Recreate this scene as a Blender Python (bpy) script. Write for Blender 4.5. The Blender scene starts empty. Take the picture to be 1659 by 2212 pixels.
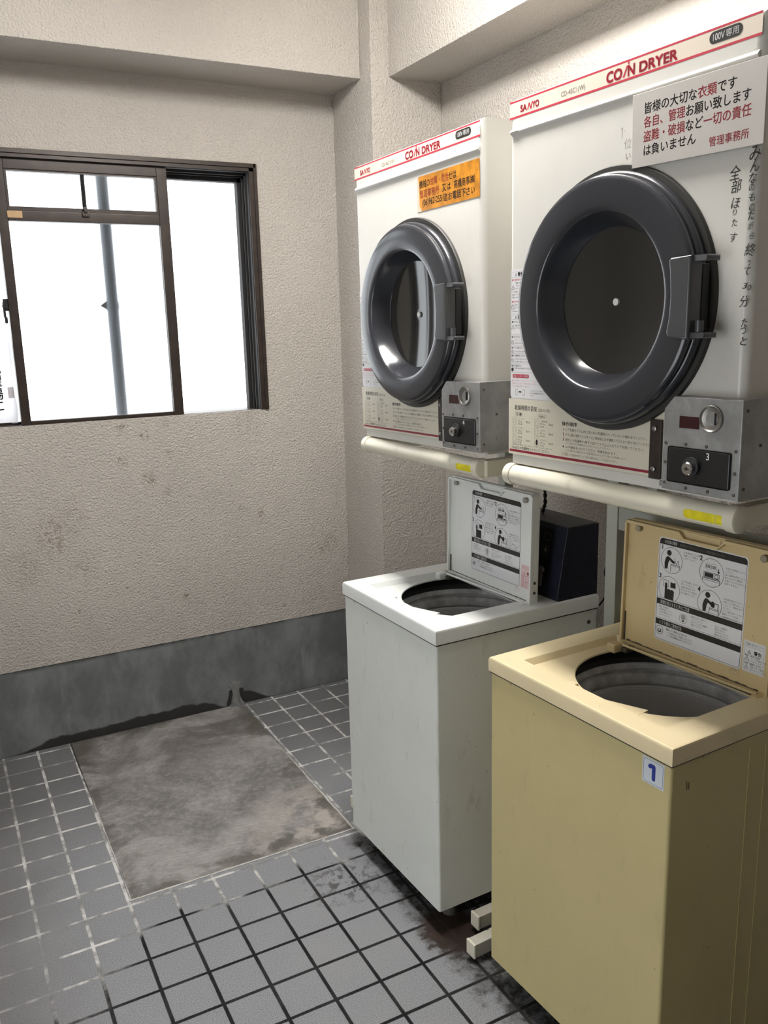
import bpy, bmesh, math, random
from mathutils import Vector, Matrix
random.seed(7)
S = bpy.context.scene
COL = S.collection

# ------------------------------------------------------------------ camera
cam_d = bpy.data.cameras.new('camera'); cam = bpy.data.objects.new('camera', cam_d); COL.objects.link(cam)
F_PX, PITCH, YAW, ROLL, CAM_H = 1850.66, -0.2139, 0.4838, -0.0256, 1.6377
fw = Vector((math.sin(YAW)*math.cos(PITCH), math.cos(YAW)*math.cos(PITCH), math.sin(PITCH)))
rt = Vector((math.cos(YAW), -math.sin(YAW), 0)); up = rt.cross(fw)
R_ = rt*math.cos(ROLL) + up*math.sin(ROLL); U_ = up*math.cos(ROLL) - rt*math.sin(ROLL)
m = Matrix((R_, U_, -fw)).transposed().to_4x4(); m.translation = Vector((0, 0, CAM_H))
cam.matrix_world = m
cam_d.sensor_fit = 'VERTICAL'; cam_d.sensor_height = 24.0; cam_d.lens = 24.0*F_PX/2212
cam_d.clip_start = 0.02
S.camera = cam
# ------------------------------------------------------------------ world, exposure
W = bpy.data.worlds.new('overcast_sky'); S.world = W; W.use_nodes = True
bgn = W.node_tree.nodes['Background']; bgn.inputs[0].default_value = (0.93, 0.97, 1.0, 1); bgn.inputs[1].default_value = 4.0
S.view_settings.view_transform = 'Standard'; S.view_settings.look = 'None'
S.view_settings.exposure = 0.0; S.view_settings.gamma = 1.0; S.view_settings.use_curve_mapping = False
S.cycles.use_denoising = True
S.cycles.max_bounces = 10; S.cycles.diffuse_bounces = 6; S.cycles.glossy_bounces = 5; S.cycles.transmission_bounces = 8
S.cycles.sample_clamp_indirect = 8.0
S.cycles.caustics_reflective = False; S.cycles.caustics_refractive = True
LAMP_STRENGTH = 80.0
LAMP = (0.94, 1.84, 2.95)      # long fluorescent fixture on the ceiling (x, y, ceiling height)

# ------------------------------------------------------------------ measured room
YB, XC, YC, XR = 3.4678, 1.6309, 3.1193, 1.9443
ZBB = 0.352; YB1, ZB1, XB2, ZB2 = 3.2077, 2.5737, 1.7077, 2.5662
CEIL, XL, YF = 2.95, -1.5, -1.8
WX0, WX1, WZ0, WZ1 = 0.05, 1.2736, 1.3045, 2.279
X0, Y0, T = 0.0935, 2.0644, 0.125

# ------------------------------------------------------------------ node helpers
class NT:
    def __init__(s, name):
        s.m = bpy.data.materials.new(name); s.m.use_nodes = True
        s.t = s.m.node_tree; s.n = s.t.nodes; s.b = s.n['Principled BSDF']
        s._co = None
    def new(s, ty, **kw):
        n = s.n.new(ty)
        for k, v in kw.items(): setattr(n, k, v)
        return n
    def link(s, a, b): s.t.links.new(a, b)
    def put(s, sock, v):
        if hasattr(v, 'links') or isinstance(v, bpy.types.NodeSocket): s.link(v, sock)
        else: sock.default_value = v
    @property
    def co(s):
        if s._co is None: s._co = s.new('ShaderNodeTexCoord').outputs['Object']
        return s._co
    def xyz(s, v=None):
        n = s.new('ShaderNodeSeparateXYZ'); s.link(v or s.co, n.inputs[0]); return n.outputs
    def ma(s, op, a, b=0.0, c=0.0, clamp=False):
        n = s.new('ShaderNodeMath', operation=op); n.use_clamp = clamp
        for i, v in enumerate((a, b, c)): s.put(n.inputs[i], v)
        return n.outputs[0]
    def ss(s, x, lo, hi):
        n = s.new('ShaderNodeMapRange', interpolation_type='SMOOTHSTEP')
        for i, v in enumerate((x, lo, hi)): s.put(n.inputs[i], v)
        return n.outputs[0]
    def mr(s, x, lo, hi, a, b):
        n = s.new('ShaderNodeMapRange')
        for i, v in enumerate((x, lo, hi, a, b)): s.put(n.inputs[i], v)
        return n.outputs[0]
    def noise(s, scale, detail=3, rough=0.55, vec=None, dist=0.0):
        n = s.new('ShaderNodeTexNoise'); s.link(vec or s.co, n.inputs['Vector'])
        n.inputs['Scale'].default_value = scale; n.inputs['Detail'].default_value = detail
        n.inputs['Roughness'].default_value = rough; n.inputs['Distortion'].default_value = dist
        return n.outputs['Fac']
    def scl(s, v):
        n = s.new('ShaderNodeMapping'); s.link(s.co, n.inputs[0]); n.inputs['Scale'].default_value = v
        return n.outputs[0]
    def mix(s, f, a, b, mode='MIX'):
        n = s.new('ShaderNodeMix', data_type='RGBA', blend_type=mode)
        s.put(n.inputs['Factor'], f)
        for k, v in (('A', a), ('B', b)):
            sk = [i for i in n.inputs if i.name == k and i.type == 'RGBA'][0]
            s.put(sk, v if not isinstance(v, tuple) else (*v[:3], 1))
        return [o for o in n.outputs if o.type == 'RGBA'][0]
    def bump(s, h, strength=0.3, dist=0.002):
        n = s.new('ShaderNodeBump'); s.link(h, n.inputs['Height'])
        n.inputs['Strength'].default_value = strength; n.inputs['Distance'].default_value = dist
        s.link(n.outputs[0], s.b.inputs['Normal']); return n
    def fin(s, col=None, rough=None, metal=None, **kw):
        if col is not None: s.put(s.b.inputs['Base Color'], col if not isinstance(col, tuple) else (*col[:3], 1))
        if rough is not None: s.put(s.b.inputs['Roughness'], rough)
        if metal is not None: s.put(s.b.inputs['Metallic'], metal)
        for k, v in kw.items(): s.put(s.b.inputs[k], v)
        return s.m

def simple(name, col, rough=0.5, metal=0.0, var=0.0, scale=8.0, bump=0.0, bscale=200.0, **kw):
    t = NT(name)
    c = (*col, 1)
    if var:
        f = t.noise(scale, 4, 0.6)
        c = t.mix(t.ss(f, 0.35, 0.7), tuple(x*(1-var) for x in col), tuple(min(1, x*(1+var*0.4)) for x in col))
    if bump: t.bump(t.noise(bscale, 2), bump, 0.001)
    return t.fin(c, rough, metal, **kw)

def rgb(r, g, b):
    f = lambda c: (c/255/12.92) if c/255 <= .04045 else ((c/255+.055)/1.055)**2.4
    return (f(r), f(g), f(b))

# ------------------------------------------------------------------ materials
def stucco(name, col, spots=(), grime=True):
    t = NT(name)
    big = t.noise(1.6, 4, 0.6)
    c = t.mix(t.ss(big, 0.35, 0.72), tuple(x*0.94 for x in col), tuple(min(1, x*1.03) for x in col))
    pits = t.noise(120, 2, 0.5)
    spk = t.ss(t.noise(22, 2, 0.5), 0.70, 0.76)
    if spots:
        fine = t.noise(120, 3, 0.65); mid = t.noise(45, 2, 0.5)
        X, Y, Z = t.xyz()
        acc = 0.0
        for (sx, sz, sr, k) in spots:
            d = t.ma('SQRT', t.ma('ADD', t.ma('POWER', t.ma('SUBTRACT', X, sx), 2.0), t.ma('POWER', t.ma('MULTIPLY', t.ma('SUBTRACT', Z, sz), 0.8), 2.0)))
            v = t.ma('MULTIPLY', t.ss(d, sr*1.15, sr*0.25), k)
            acc = t.ma('MAXIMUM', acc, v)
        msk = t.ma('MULTIPLY', acc, t.ss(t.ma('ADD', t.ma('MULTIPLY', fine, .6), t.ma('MULTIPLY', mid, .4)), 0.46, 0.60))
        c = t.mix(msk, c, (0.16, 0.12, 0.08))
        lowdark = t.ma('MULTIPLY', t.ss(Z, 0.75, 0.36), t.ma('MULTIPLY', t.noise(5, 4, .6), 0.55))  # darker towards the bottom, broken up by noise
        c = t.mix(lowdark, c, tuple(x*0.62 for x in col))
    h = t.ma('ADD', t.ma('MULTIPLY', pits, 1.0), t.ma('MULTIPLY', t.noise(210, 2, .5), 0.45))
    t.bump(h, 1.0, 0.0065)
    return t.fin(c, 0.75)

SPOTS = [(0.664,1.273,.030,.75),(0.748,1.237,.024,.95),(0.836,1.273,.022,.6),(0.655,1.139,.026,.85),(0.842,1.147,.022,.7),
         (0.754,1.055,.034,.9),(0.823,1.000,.022,.6),(0.366,0.866,.085,.55),(0.43,0.93,.09,.3),(0.473,0.739,.06,.35),(1.218,0.862,.020,.9),
         (1.134,0.891,.018,.6),(0.868,0.542,.016,1),(0.628,0.620,.009,1),(1.298,0.601,.009,1),(1.308,0.423,.012,1),
         (0.435,0.553,.009,1),(0.255,0.755,.08,.4),(1.544,0.673,.045,.6),(1.50,0.66,.03,.6),(1.18,1.255,.09,.3)]
WALL = (0.465, 0.430, 0.388)
M_WALLB = stucco('stucco_window_wall', WALL, SPOTS)
M_WALL = stucco('stucco', WALL)
M_CEIL = simple('ceiling_paint', (0.72, 0.69, 0.65), 0.8)

def mat_base():
    t = NT('grey_mortar_band'); X, Y, Z = t.xyz()
    st = t.noise(5.5, 6, 0.68, t.scl((1.0, 1.0, 0.62)))
    c = t.mix(t.ss(st, 0.38, 0.68), (0.098, 0.104, 0.105), (0.170, 0.178, 0.180))
    blot = t.ss(t.noise(3.2, 4, .6), 0.55, 0.72)
    c = t.mix(t.ma('MULTIPLY', blot, .5), c, (0.10, 0.105, 0.10))
    streak = t.ma('MULTIPLY', t.ss(t.noise(4, 4, .6, t.scl((2.0, 1, 0.55))), .58, .72), .6)
    c = t.mix(streak, c, (0.235, 0.245, 0.248))
    w = t.noise(9, 3, .6)
    # damp black line creeping up from the floor beside the patch
    hgt = t.ma('MULTIPLY', t.ma('MULTIPLY', t.ss(X, 0.10, 0.34), t.ss(X, 1.02, 0.90)), t.ma('ADD', 0.012, t.ma('MULTIPLY', w, 0.055)))
    hg2 = t.ma('MULTIPLY', t.ma('MULTIPLY', t.ss(X, 1.07, 1.085), t.ss(X, 1.23, 1.10)), 0.055)
    slant = t.ma('ABSOLUTE', t.ma('SUBTRACT', t.ma('ABSOLUTE', t.ma('SUBTRACT', X, 1.056)), t.ma('SUBTRACT', .034, t.ma('MULTIPLY', Z, .14))))
    gash = t.ma('MULTIPLY', t.ss(t.ma('ADD', slant, t.ma('MULTIPLY', t.ma('SUBTRACT', w, .5), .03)), .012, .007), t.ss(Z, .085, .06))
    hgt = t.ma('MAXIMUM', hgt, t.ma('MULTIPLY', gash, .2))
    damp = t.ss(t.ma('SUBTRACT', Z, t.ma('MAXIMUM', hgt, hg2)), 0.006, -0.004)
    c = t.mix(damp, c, (0.018, 0.017, 0.016))
    edge = t.ma('MULTIPLY', t.ss(Z, ZBB-0.022, ZBB-0.004), t.ss(t.noise(16, 3), .35, .6))
    c = t.mix(edge, c, (0.06, 0.06, 0.055))
    t.bump(t.noise(30, 4, .6), 0.25, 0.004)
    return t.fin(c, 0.62)
M_BASE = mat_base()

def mat_floor():
    t = NT('grey_floor_tiles'); X, Y, Z = t.xyz()
    wob = t.noise(30, 3, .6)
    def line(C, c0, w):
        f = t.ma('FRACT', t.ma('ADD', t.ma('DIVIDE', t.ma('SUBTRACT', C, c0), T), 0.5))
        d = t.ma('MULTIPLY', t.ma('ABSOLUTE', t.ma('SUBTRACT', f, 0.5)), T)
        return t.ma('ADD', d, t.ma('MULTIPLY', t.ma('SUBTRACT', wob, .5), 0.0020)), f
    dx, fx = line(X, X0, 0); dy, fy = line(Y, Y0, 0)
    d = t.ma('MINIMUM', dx, dy)
    gr = t.ss(d, 0.0058, 0.0036)
    big = t.noise(1.7, 4, .6)
    fine = t.noise(420, 2, .7); mid = t.noise(90, 3, .6)
    tile = t.mix(t.ss(fine, .35, .68), (0.132, 0.137, 0.149), (0.310, 0.318, 0.336))
    tile = t.mix(t.ma('MULTIPLY', t.ss(big, .45, .7), .35), tile, (0.25, 0.25, 0.258))
    # worn brownish film on the left side
    film = t.ma('MULTIPLY', t.ss(t.ma('ADD', X, t.ma('MULTIPLY', big, .35)), 0.48, 0.08), .62)
    tile = t.mix(film, tile, (0.08, 0.075, 0.07))
    far = t.ma('MULTIPLY', t.ss(Y, 2.45, 3.2), .6)
    tile = t.mix(far, tile, (0.075, 0.075, 0.075))
    # grout: bare pale cement at the back, black with dirt towards the front
    nz = t.noise(6, 4, .6)
    lim = t.ma('ADD', Y, t.ma('MULTIPLY', t.ma('SUBTRACT', nz, .5), .35))
    lim = t.ma('ADD', lim, t.ma('MULTIPLY', t.ss(X, 0.42, 0.16), 0.22))
    pale = t.ss(lim, 2.16, 2.27)
    gdark = t.mix(t.ss(nz, .4, .6), (0.006, 0.006, 0.007), (0.018, 0.018, 0.019))
    gpale = t.mix(t.ss(t.noise(14, 4, .6), .40, .62), (0.20, 0.20, 0.20), (0.56, 0.555, 0.54))
    g = t.mix(pale, gdark, gpale)
    # smeared grout (lines half hidden) on the far left
    hide = t.ma('MULTIPLY', t.ss(X, 0.20, 0.02), t.ss(t.noise(4.5, 3, .5), .36, .56))
    col = t.mix(t.ma('MULTIPLY', gr, t.ma('SUBTRACT', 1.0, t.ma('MULTIPLY', hide, .75))), tile, g)
    # grime shed along the machines
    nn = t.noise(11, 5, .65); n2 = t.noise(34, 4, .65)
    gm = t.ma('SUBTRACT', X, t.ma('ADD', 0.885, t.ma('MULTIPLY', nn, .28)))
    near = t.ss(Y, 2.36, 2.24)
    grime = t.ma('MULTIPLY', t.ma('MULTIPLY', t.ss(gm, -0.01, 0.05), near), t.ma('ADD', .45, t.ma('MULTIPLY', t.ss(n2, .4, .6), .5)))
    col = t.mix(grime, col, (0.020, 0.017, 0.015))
    rd = t.ma('SQRT', t.ma('ADD', t.ma('POWER', t.ma('SUBTRACT', X, 1.10), 2.0), t.ma('POWER', t.ma('MULTIPLY', t.ma('SUBTRACT', Y, 1.76), .9), 2.0)))
    rust = t.ss(t.ma('ADD', rd, t.ma('MULTIPLY', n2, .10)), .150, .115)
    col = t.mix(rust, col, t.mix(n2, (0.010, 0.008, 0.007), (0.050, 0.030, 0.022)))
    # scuffs on the tiles by the machines
    scd = t.ma('SQRT', t.ma('ADD', t.ma('POWER', t.ma('SUBTRACT', X, .935), 2.0), t.ma('POWER', t.ma('SUBTRACT', Y, 2.10), 2.0)))
    sc = t.ma('MULTIPLY', t.ss(scd, .16, .03), t.ss(n2, .5, .58))
    col = t.mix(t.ma('MULTIPLY', sc, .8), col, (0.035, 0.033, 0.033))
    h = t.ma('SUBTRACT', t.ma('MULTIPLY', fine, .12), gr)
    t.bump(h, 0.5, 0.002)
    rough = t.ma('ADD', .42, t.ma('MULTIPLY', t.noise(40, 3), .25))
    return t.fin(col, t.ma('ADD', rough, t.ma('MULTIPLY', gr, .4)), **{'Specular IOR Level': .32})
M_FLOOR = mat_floor()

def mat_patch():
    t = NT('cement_patch'); X, Y, Z = t.xyz()
    n1 = t.noise(3.6, 6, .66, None, .6); n2 = t.noise(12, 5, .65); n3 = t.noise(300, 2, .6)
    c = t.mix(t.ss(n1, .36, .66), (0.128, 0.125, 0.121), (0.320, 0.310, 0.300))
    c = t.mix(t.ma('MULTIPLY', t.ss(n2, .52, .70), .6), c, (0.135, 0.135, 0.13))
    lightz = t.ma('MULTIPLY', t.ma('MULTIPLY', t.ss(X, .62, 1.02), t.ss(Y, 2.85, 2.42)), t.ss(n2, .40, .58))
    c = t.mix(t.ma('MULTIPLY', lightz, .8), c, (0.42, 0.38, 0.345))
    n4 = t.noise(46, 4, .7); c = t.mix(t.ma('MULTIPLY', t.ss(n4, .44, .72), .38), c, (0.42, 0.40, 0.375))
    n5 = t.noise(60, 3, .7, t.scl((.35, 1.6, 1))); c = t.mix(t.ma('MULTIPLY', t.ss(n5, .56, .72), .35), c, (0.085, .08, .075))
    dk = t.ma('MULTIPLY', t.ss(Y, 2.85, 3.35), t.ss(n1, .70, .40))
    c = t.mix(t.ma('MULTIPLY', dk, .75), c, (0.085, 0.078, 0.066))
    e = t.ma('MINIMUM', t.ma('MINIMUM', t.ma('SUBTRACT', X, .345), t.ma('SUBTRACT', 1.085, X)), t.ma('MINIMUM', t.ma('SUBTRACT', Y, 2.33), t.ma('SUBTRACT', 3.468, Y)))
    ed = t.ma('MULTIPLY', t.ss(t.ma('ADD', e, t.ma('MULTIPLY', t.ma('SUBTRACT', n2, .5), .30)), .075, .015), t.ss(n1, .62, .44))
    c = t.mix(t.ma('MULTIPLY', ed, .7), c, (0.07, 0.062, 0.05))
    c = t.mix(t.ma('MULTIPLY', t.ss(n3, .45, .75), .22), c, (0.07, .065, .06))
    # pale cement bead round the edge
    bead = t.ma('MULTIPLY', t.ss(t.ma('ADD', e, t.ma('MULTIPLY', t.ma('SUBTRACT', n2, .5), .012)), .009, .005), t.ss(Y, 3.05, 2.8))
    c = t.mix(bead, c, (0.50, 0.49, 0.465))
    crk = t.ma('MULTIPLY', t.ss(e, .006, .002), t.ss(Y, 2.9, 3.1))
    c = t.mix(crk, c, (0.02, .02, .02))
    wv = t.new('ShaderNodeTexWave', wave_type='RINGS', rings_direction='Z'); t.link(t.scl((1.0, 1.35, 1)), wv.inputs[0])
    wv.inputs['Scale'].default_value = 14; wv.inputs['Distortion'].default_value = 9; wv.inputs['Detail'].default_value = 3; wv.inputs['Detail Scale'].default_value = 1.2
    comb = t.ma('MULTIPLY', wv.outputs['Fac'], t.ss(n1, .42, .6))
    c = t.mix(t.ma('MULTIPLY', comb, .18), c, (0.10, .095, .085))
    t.bump(t.ma('ADD', t.ma('MULTIPLY', comb, .5), t.ma('MULTIPLY', n2, .7)), 0.35, 0.004)
    return t.fin(c, 0.7)
M_PATCH = mat_patch()

def enamel(name, col, dirt=(0.35, 0.33, 0.27), amt=.25, rough=.33, low=None, smudge=False):
    t = NT(name)
    n = t.noise(5, 5, .62); c = t.mix(t.ss(n, .35, .7), tuple(x*.95 for x in col), col)
    n2 = t.noise(26, 4, .66, t.scl((1, 1, .35)))
    c = t.mix(t.ma('MULTIPLY', t.ss(n2, .58, .74), amt), c, dirt)
    dots = t.ss(t.noise(95, 1, .4), .79, .80)
    c = t.mix(t.ma('MULTIPLY', dots, .6*min(1, amt*4)), c, tuple(x*.3 for x in dirt))
    if smudge:
        X, Y, Z = t.xyz()
        d = t.ma('SQRT', t.ma('ADD', t.ma('POWER', t.ma('MULTIPLY', t.ma('ADD', Y, .262), 2.6), 2.0), t.ma('POWER', t.ma('SUBTRACT', Z, .30), 2.0)))
        c = t.mix(t.ma('MULTIPLY', t.ss(d, .115, .02), t.ma('MULTIPLY', t.noise(55, 4, .7), .3)), c, (0.33, 0.32, 0.27))
    if low:
        X, Y, Z = t.xyz()
        c = t.mix(t.ma('MULTIPLY', t.ss(Z, low, 0.02), t.ma('ADD', .25, t.ma('MULTIPLY', n, .5))), c, tuple(x*.75 for x in dirt))
    t.bump(t.noise(260, 2, .5), .05, .001)
    return t.fin(c, rough)
M_DRYER = enamel('cream_enamel', (0.62, 0.605, 0.56), amt=.05, rough=.30, smudge=True)
M_DRYHDR = enamel('cream_header_enamel', (0.66, 0.645, 0.60), amt=.05, rough=.30)
M_WHITE = enamel('white_enamel', (0.71, 0.73, 0.685), (0.33, 0.32, 0.25), .28, .38)
M_WHITETOP = enamel('white_plastic_top', (0.74, 0.76, 0.74), (0.40, 0.39, 0.34), .12, .36)
M_YEL = enamel('aged_yellow_enamel', (0.56, 0.475, 0.235), (0.30, 0.25, 0.15), .22, .40)
M_YELTOP = enamel('aged_yellow_plastic', (0.74, 0.63, 0.40), (0.34, 0.26, 0.14), .12, .36)
M_YELLID = enamel('aged_tan_plastic', (0.60, 0.475, 0.255), (0.25, 0.17, 0.08), .30, .42)
M_STAND = enamel('ivory_stand_paint', (0.70, 0.665, 0.545), (0.24, 0.20, 0.13), .18, .32)
M_POST = enamel('grey_green_post_paint', (0.30, 0.31, 0.275), (0.16, 0.15, 0.12), .2, .45)
M_FOOT = enamel('scuffed_ivory_paint', (0.50, 0.48, 0.42), (0.07, 0.05, 0.03), .95, .45)
M_RING = simple('charcoal_gloss_plastic', (0.030, 0.032, 0.038), 0.16, 0.0, **{'Specular IOR Level': .6})
M_GASKET = simple('black_rubber', (0.020, 0.019, 0.016), 0.55)
M_GLASS = simple('smoked_glass', (0.026, 0.026, 0.024), 0.05, 0.0, **{'Specular IOR Level': .62})
M_HANDLE = simple('charcoal_handle_plastic', (0.062, 0.064, 0.068), 0.30)
M_DARKGAP = simple('dark_recess', (0.012, 0.012, 0.012), 0.6)
M_DOT = simple('white_reflection_dot', (0.8, 0.8, 0.8), 0.4)
def mat_steel():
    t = NT('scuffed_sheet_steel'); n = t.noise(9, 5, .65); n2 = t.noise(70, 4, .7)
    c = t.mix(t.ss(n, .35, .7), (0.25, 0.25, 0.245), (0.40, 0.40, 0.395))
    c = t.mix(t.ma('MULTIPLY', t.ss(n2, .60, .72), .6), c, (0.10, .095, .085))
    t.bump(n2, .06, .001)
    return t.fin(c, t.ma('ADD', .34, t.ma('MULTIPLY', n, .2)), .55)
M_STEEL = mat_steel()
M_CHROME = simple('chrome', (0.62, 0.62, 0.62), 0.14, 1.0)
M_RIVET = simple('rusty_rivet', (0.085, 0.07, 0.058), 0.5, .5)
M_BROWN = simple('dark_brown_plate', (0.040, 0.026, 0.021), 0.4, .2, var=.4, scale=40)
M_BLACK = simple('black_panel', (0.010, 0.010, 0.011), 0.30)
M_REDWIN = simple('dark_red_window', (0.035, 0.008, 0.008), 0.15)
M_COINBOX = simple('navy_black_box_paint', (0.012, 0.014, 0.027), 0.34, var=.3, scale=30)
M_COINTOP = simple('grey_black_box_top', (0.050, 0.050, 0.050), 0.6)  # lighter grey than the box sides
M_TUB = simple('grey_tub_plastic', (0.75, 0.75, 0.75), 0.42, var=.35, scale=14)
M_TUBDARK = simple('dark_tub_seal', (0.020, 0.020, 0.020), 0.5)
M_DRUM = simple('grey_drum_plastic', (0.75, 0.75, 0.76), 0.40)
M_FRAME = simple('bronze_anodised_frame', (0.034, 0.023, 0.018), 0.42, .25, var=.3, scale=20)
M_FRAMEDK = simple('dark_bronze_track', (0.007, 0.006, 0.006), 0.75)
M_PLATE = simple('ivory_notice_plastic', (0.47, 0.445, 0.415), 0.35, var=.06, scale=3)
M_LABELW = simple('white_label_film', (0.66, 0.655, 0.665), 0.38)
M_LABELC = simple('cream_label_film', (0.62, 0.585, 0.475), 0.34)
M_HEADLAB = simple('cream_stripe_film', (0.68, 0.60, 0.50), 0.34)
M_ORANGE = simple('faded_orange_film', (0.56, 0.225, 0.015), 0.30, var=.35, scale=30)
M_ORANGEBK = simple('pale_sticker_backing', (0.70, 0.48, 0.37), 0.5)
M_YSTICK = simple('yellow_sticker_film', (0.80, 0.70, 0.012), 0.40, var=.15, scale=60)
M_STICKW = simple('white_sticker_film', (0.62, 0.66, 0.70), 0.35)
M_PINKLAB = simple('pale_pink_label_film', (0.70, 0.56, 0.56), 0.4)
M_LIDLAB = simple('white_instruction_film', (0.70, 0.71, 0.73), 0.38)
M_INK = simple('black_ink', (0.014, 0.013, 0.012), 0.4)
M_INKGREY = simple('grey_ink', (0.16, 0.155, 0.135), 0.5)
M_INKFAINT = simple('faint_grey_ink', (0.34, 0.33, 0.30), 0.5)
M_INKRED = simple('red_ink', (0.45, 0.030, 0.055), 0.4)
M_INKDRED = simple('crimson_ink', (0.24, 0.012, 0.035), 0.4)
M_INKBRICK = simple('brick_red_ink', (0.36, 0.055, 0.03), 0.4)
M_INKPINK = simple('pink_ink', (0.60, 0.30, 0.33), 0.5)
M_INKBLUE = simple('blue_ink', (0.022, 0.040, 0.27), 0.4)
M_INKWHITE = simple('white_ink', (0.8, 0.8, 0.8), 0.4)
def mat_paper():
    t = NT('thin_white_paper'); t.fin((0.8, 0.79, 0.8), .7)
    tl = t.new('ShaderNodeBsdfTranslucent'); tl.inputs[0].default_value = (.8, .79, .8, 1)
    mx = t.new('ShaderNodeMixShader'); mx.inputs[0].default_value = .75
    t.link(t.b.outputs[0], mx.inputs[1]); t.link(tl.outputs[0], mx.inputs[2]); t.link(mx.outputs[0], t.n['Material Output'].inputs[0]); return t.m
M_PAPER = mat_paper()
M_TAPE = simple('brown_masking_tape', (0.42, 0.27, 0.13), 0.5)
M_CLEARTAPE = simple('greyish_tape', (0.55, 0.52, 0.55), 0.5)
M_CORD = simple('black_cord_rubber', (0.010, 0.010, 0.010), 0.45)
M_PIPE = simple('grey_pvc_pipe', (0.11, 0.125, 0.145), 0.5)
M_FIX = simple('white_fixture_enamel', (0.8, 0.8, 0.78), 0.4)
M_SCREW = simple('dull_screw_metal', (0.30, 0.29, 0.27), 0.35, .9)
M_BUMPER = simple('aged_rubber_pad', (0.30, 0.26, 0.18), 0.6)
M_BUMPERG = simple('grey_rubber_pad', (0.28, 0.27, 0.24), 0.6)
M_GRIME_SHADE = simple('hinge_grime', (0.085, 0.068, 0.042), 0.7, var=.4, scale=60)  # lid grime, and the painted shade of the hinge gap
M_FOOTGREY = simple('dark_grey_foot', (0.11, 0.105, 0.09), 0.6, var=.4, scale=40)  # dark grey, mottled by noise
M_MORTAR = simple('mortar_lump', (0.155, 0.16, 0.158), 0.75, var=.35, scale=18, bump=.4, bscale=60)
def emis(name, col, s):
    t = NT(name); return t.fin((*col, 1), .5, **{'Emission Color': (*col, 1), 'Emission Strength': s})
M_TUBE = emis('opal_lamp_dome', (1.0, 0.97, 0.935), LAMP_STRENGTH)
def mat_wire():
    t = NT('wired_obscure_glass')
    t.n.remove(t.b); out = t.n['Material Output']
    r = t.new('ShaderNodeBsdfRefraction'); r.inputs['IOR'].default_value = 1.04; r.inputs['Roughness'].default_value = .33
    tr = t.new('ShaderNodeBsdfTransparent')
    X, Y, Z = t.xyz()
    def g(C): return t.ss(t.ma('ABSOLUTE', t.ma('SUBTRACT', t.ma('FRACT', t.ma('DIVIDE', C, 0.0125)), .5)), .455, .49)
    wire = t.ma('MULTIPLY', t.ma('MAXIMUM', g(X), g(Z)), .22)
    tr.inputs[0].default_value = (0.97, .98, .98, 1)
    mx = t.new('ShaderNodeMixShader'); mx.inputs[0].default_value = .16
    t.link(r.outputs[0], mx.inputs[1]); t.link(tr.outputs[0], mx.inputs[2])
    dk = t.new('ShaderNodeBsdfDiffuse'); dk.inputs[0].default_value = (.25, .25, .25, 1)
    m2 = t.new('ShaderNodeMixShader'); t.link(wire, m2.inputs[0]); t.link(mx.outputs[0], m2.inputs[1]); t.link(dk.outputs[0], m2.inputs[2])
    t.link(m2.outputs[0], out.inputs[0]); return t.m
M_WIRE = mat_wire()

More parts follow.
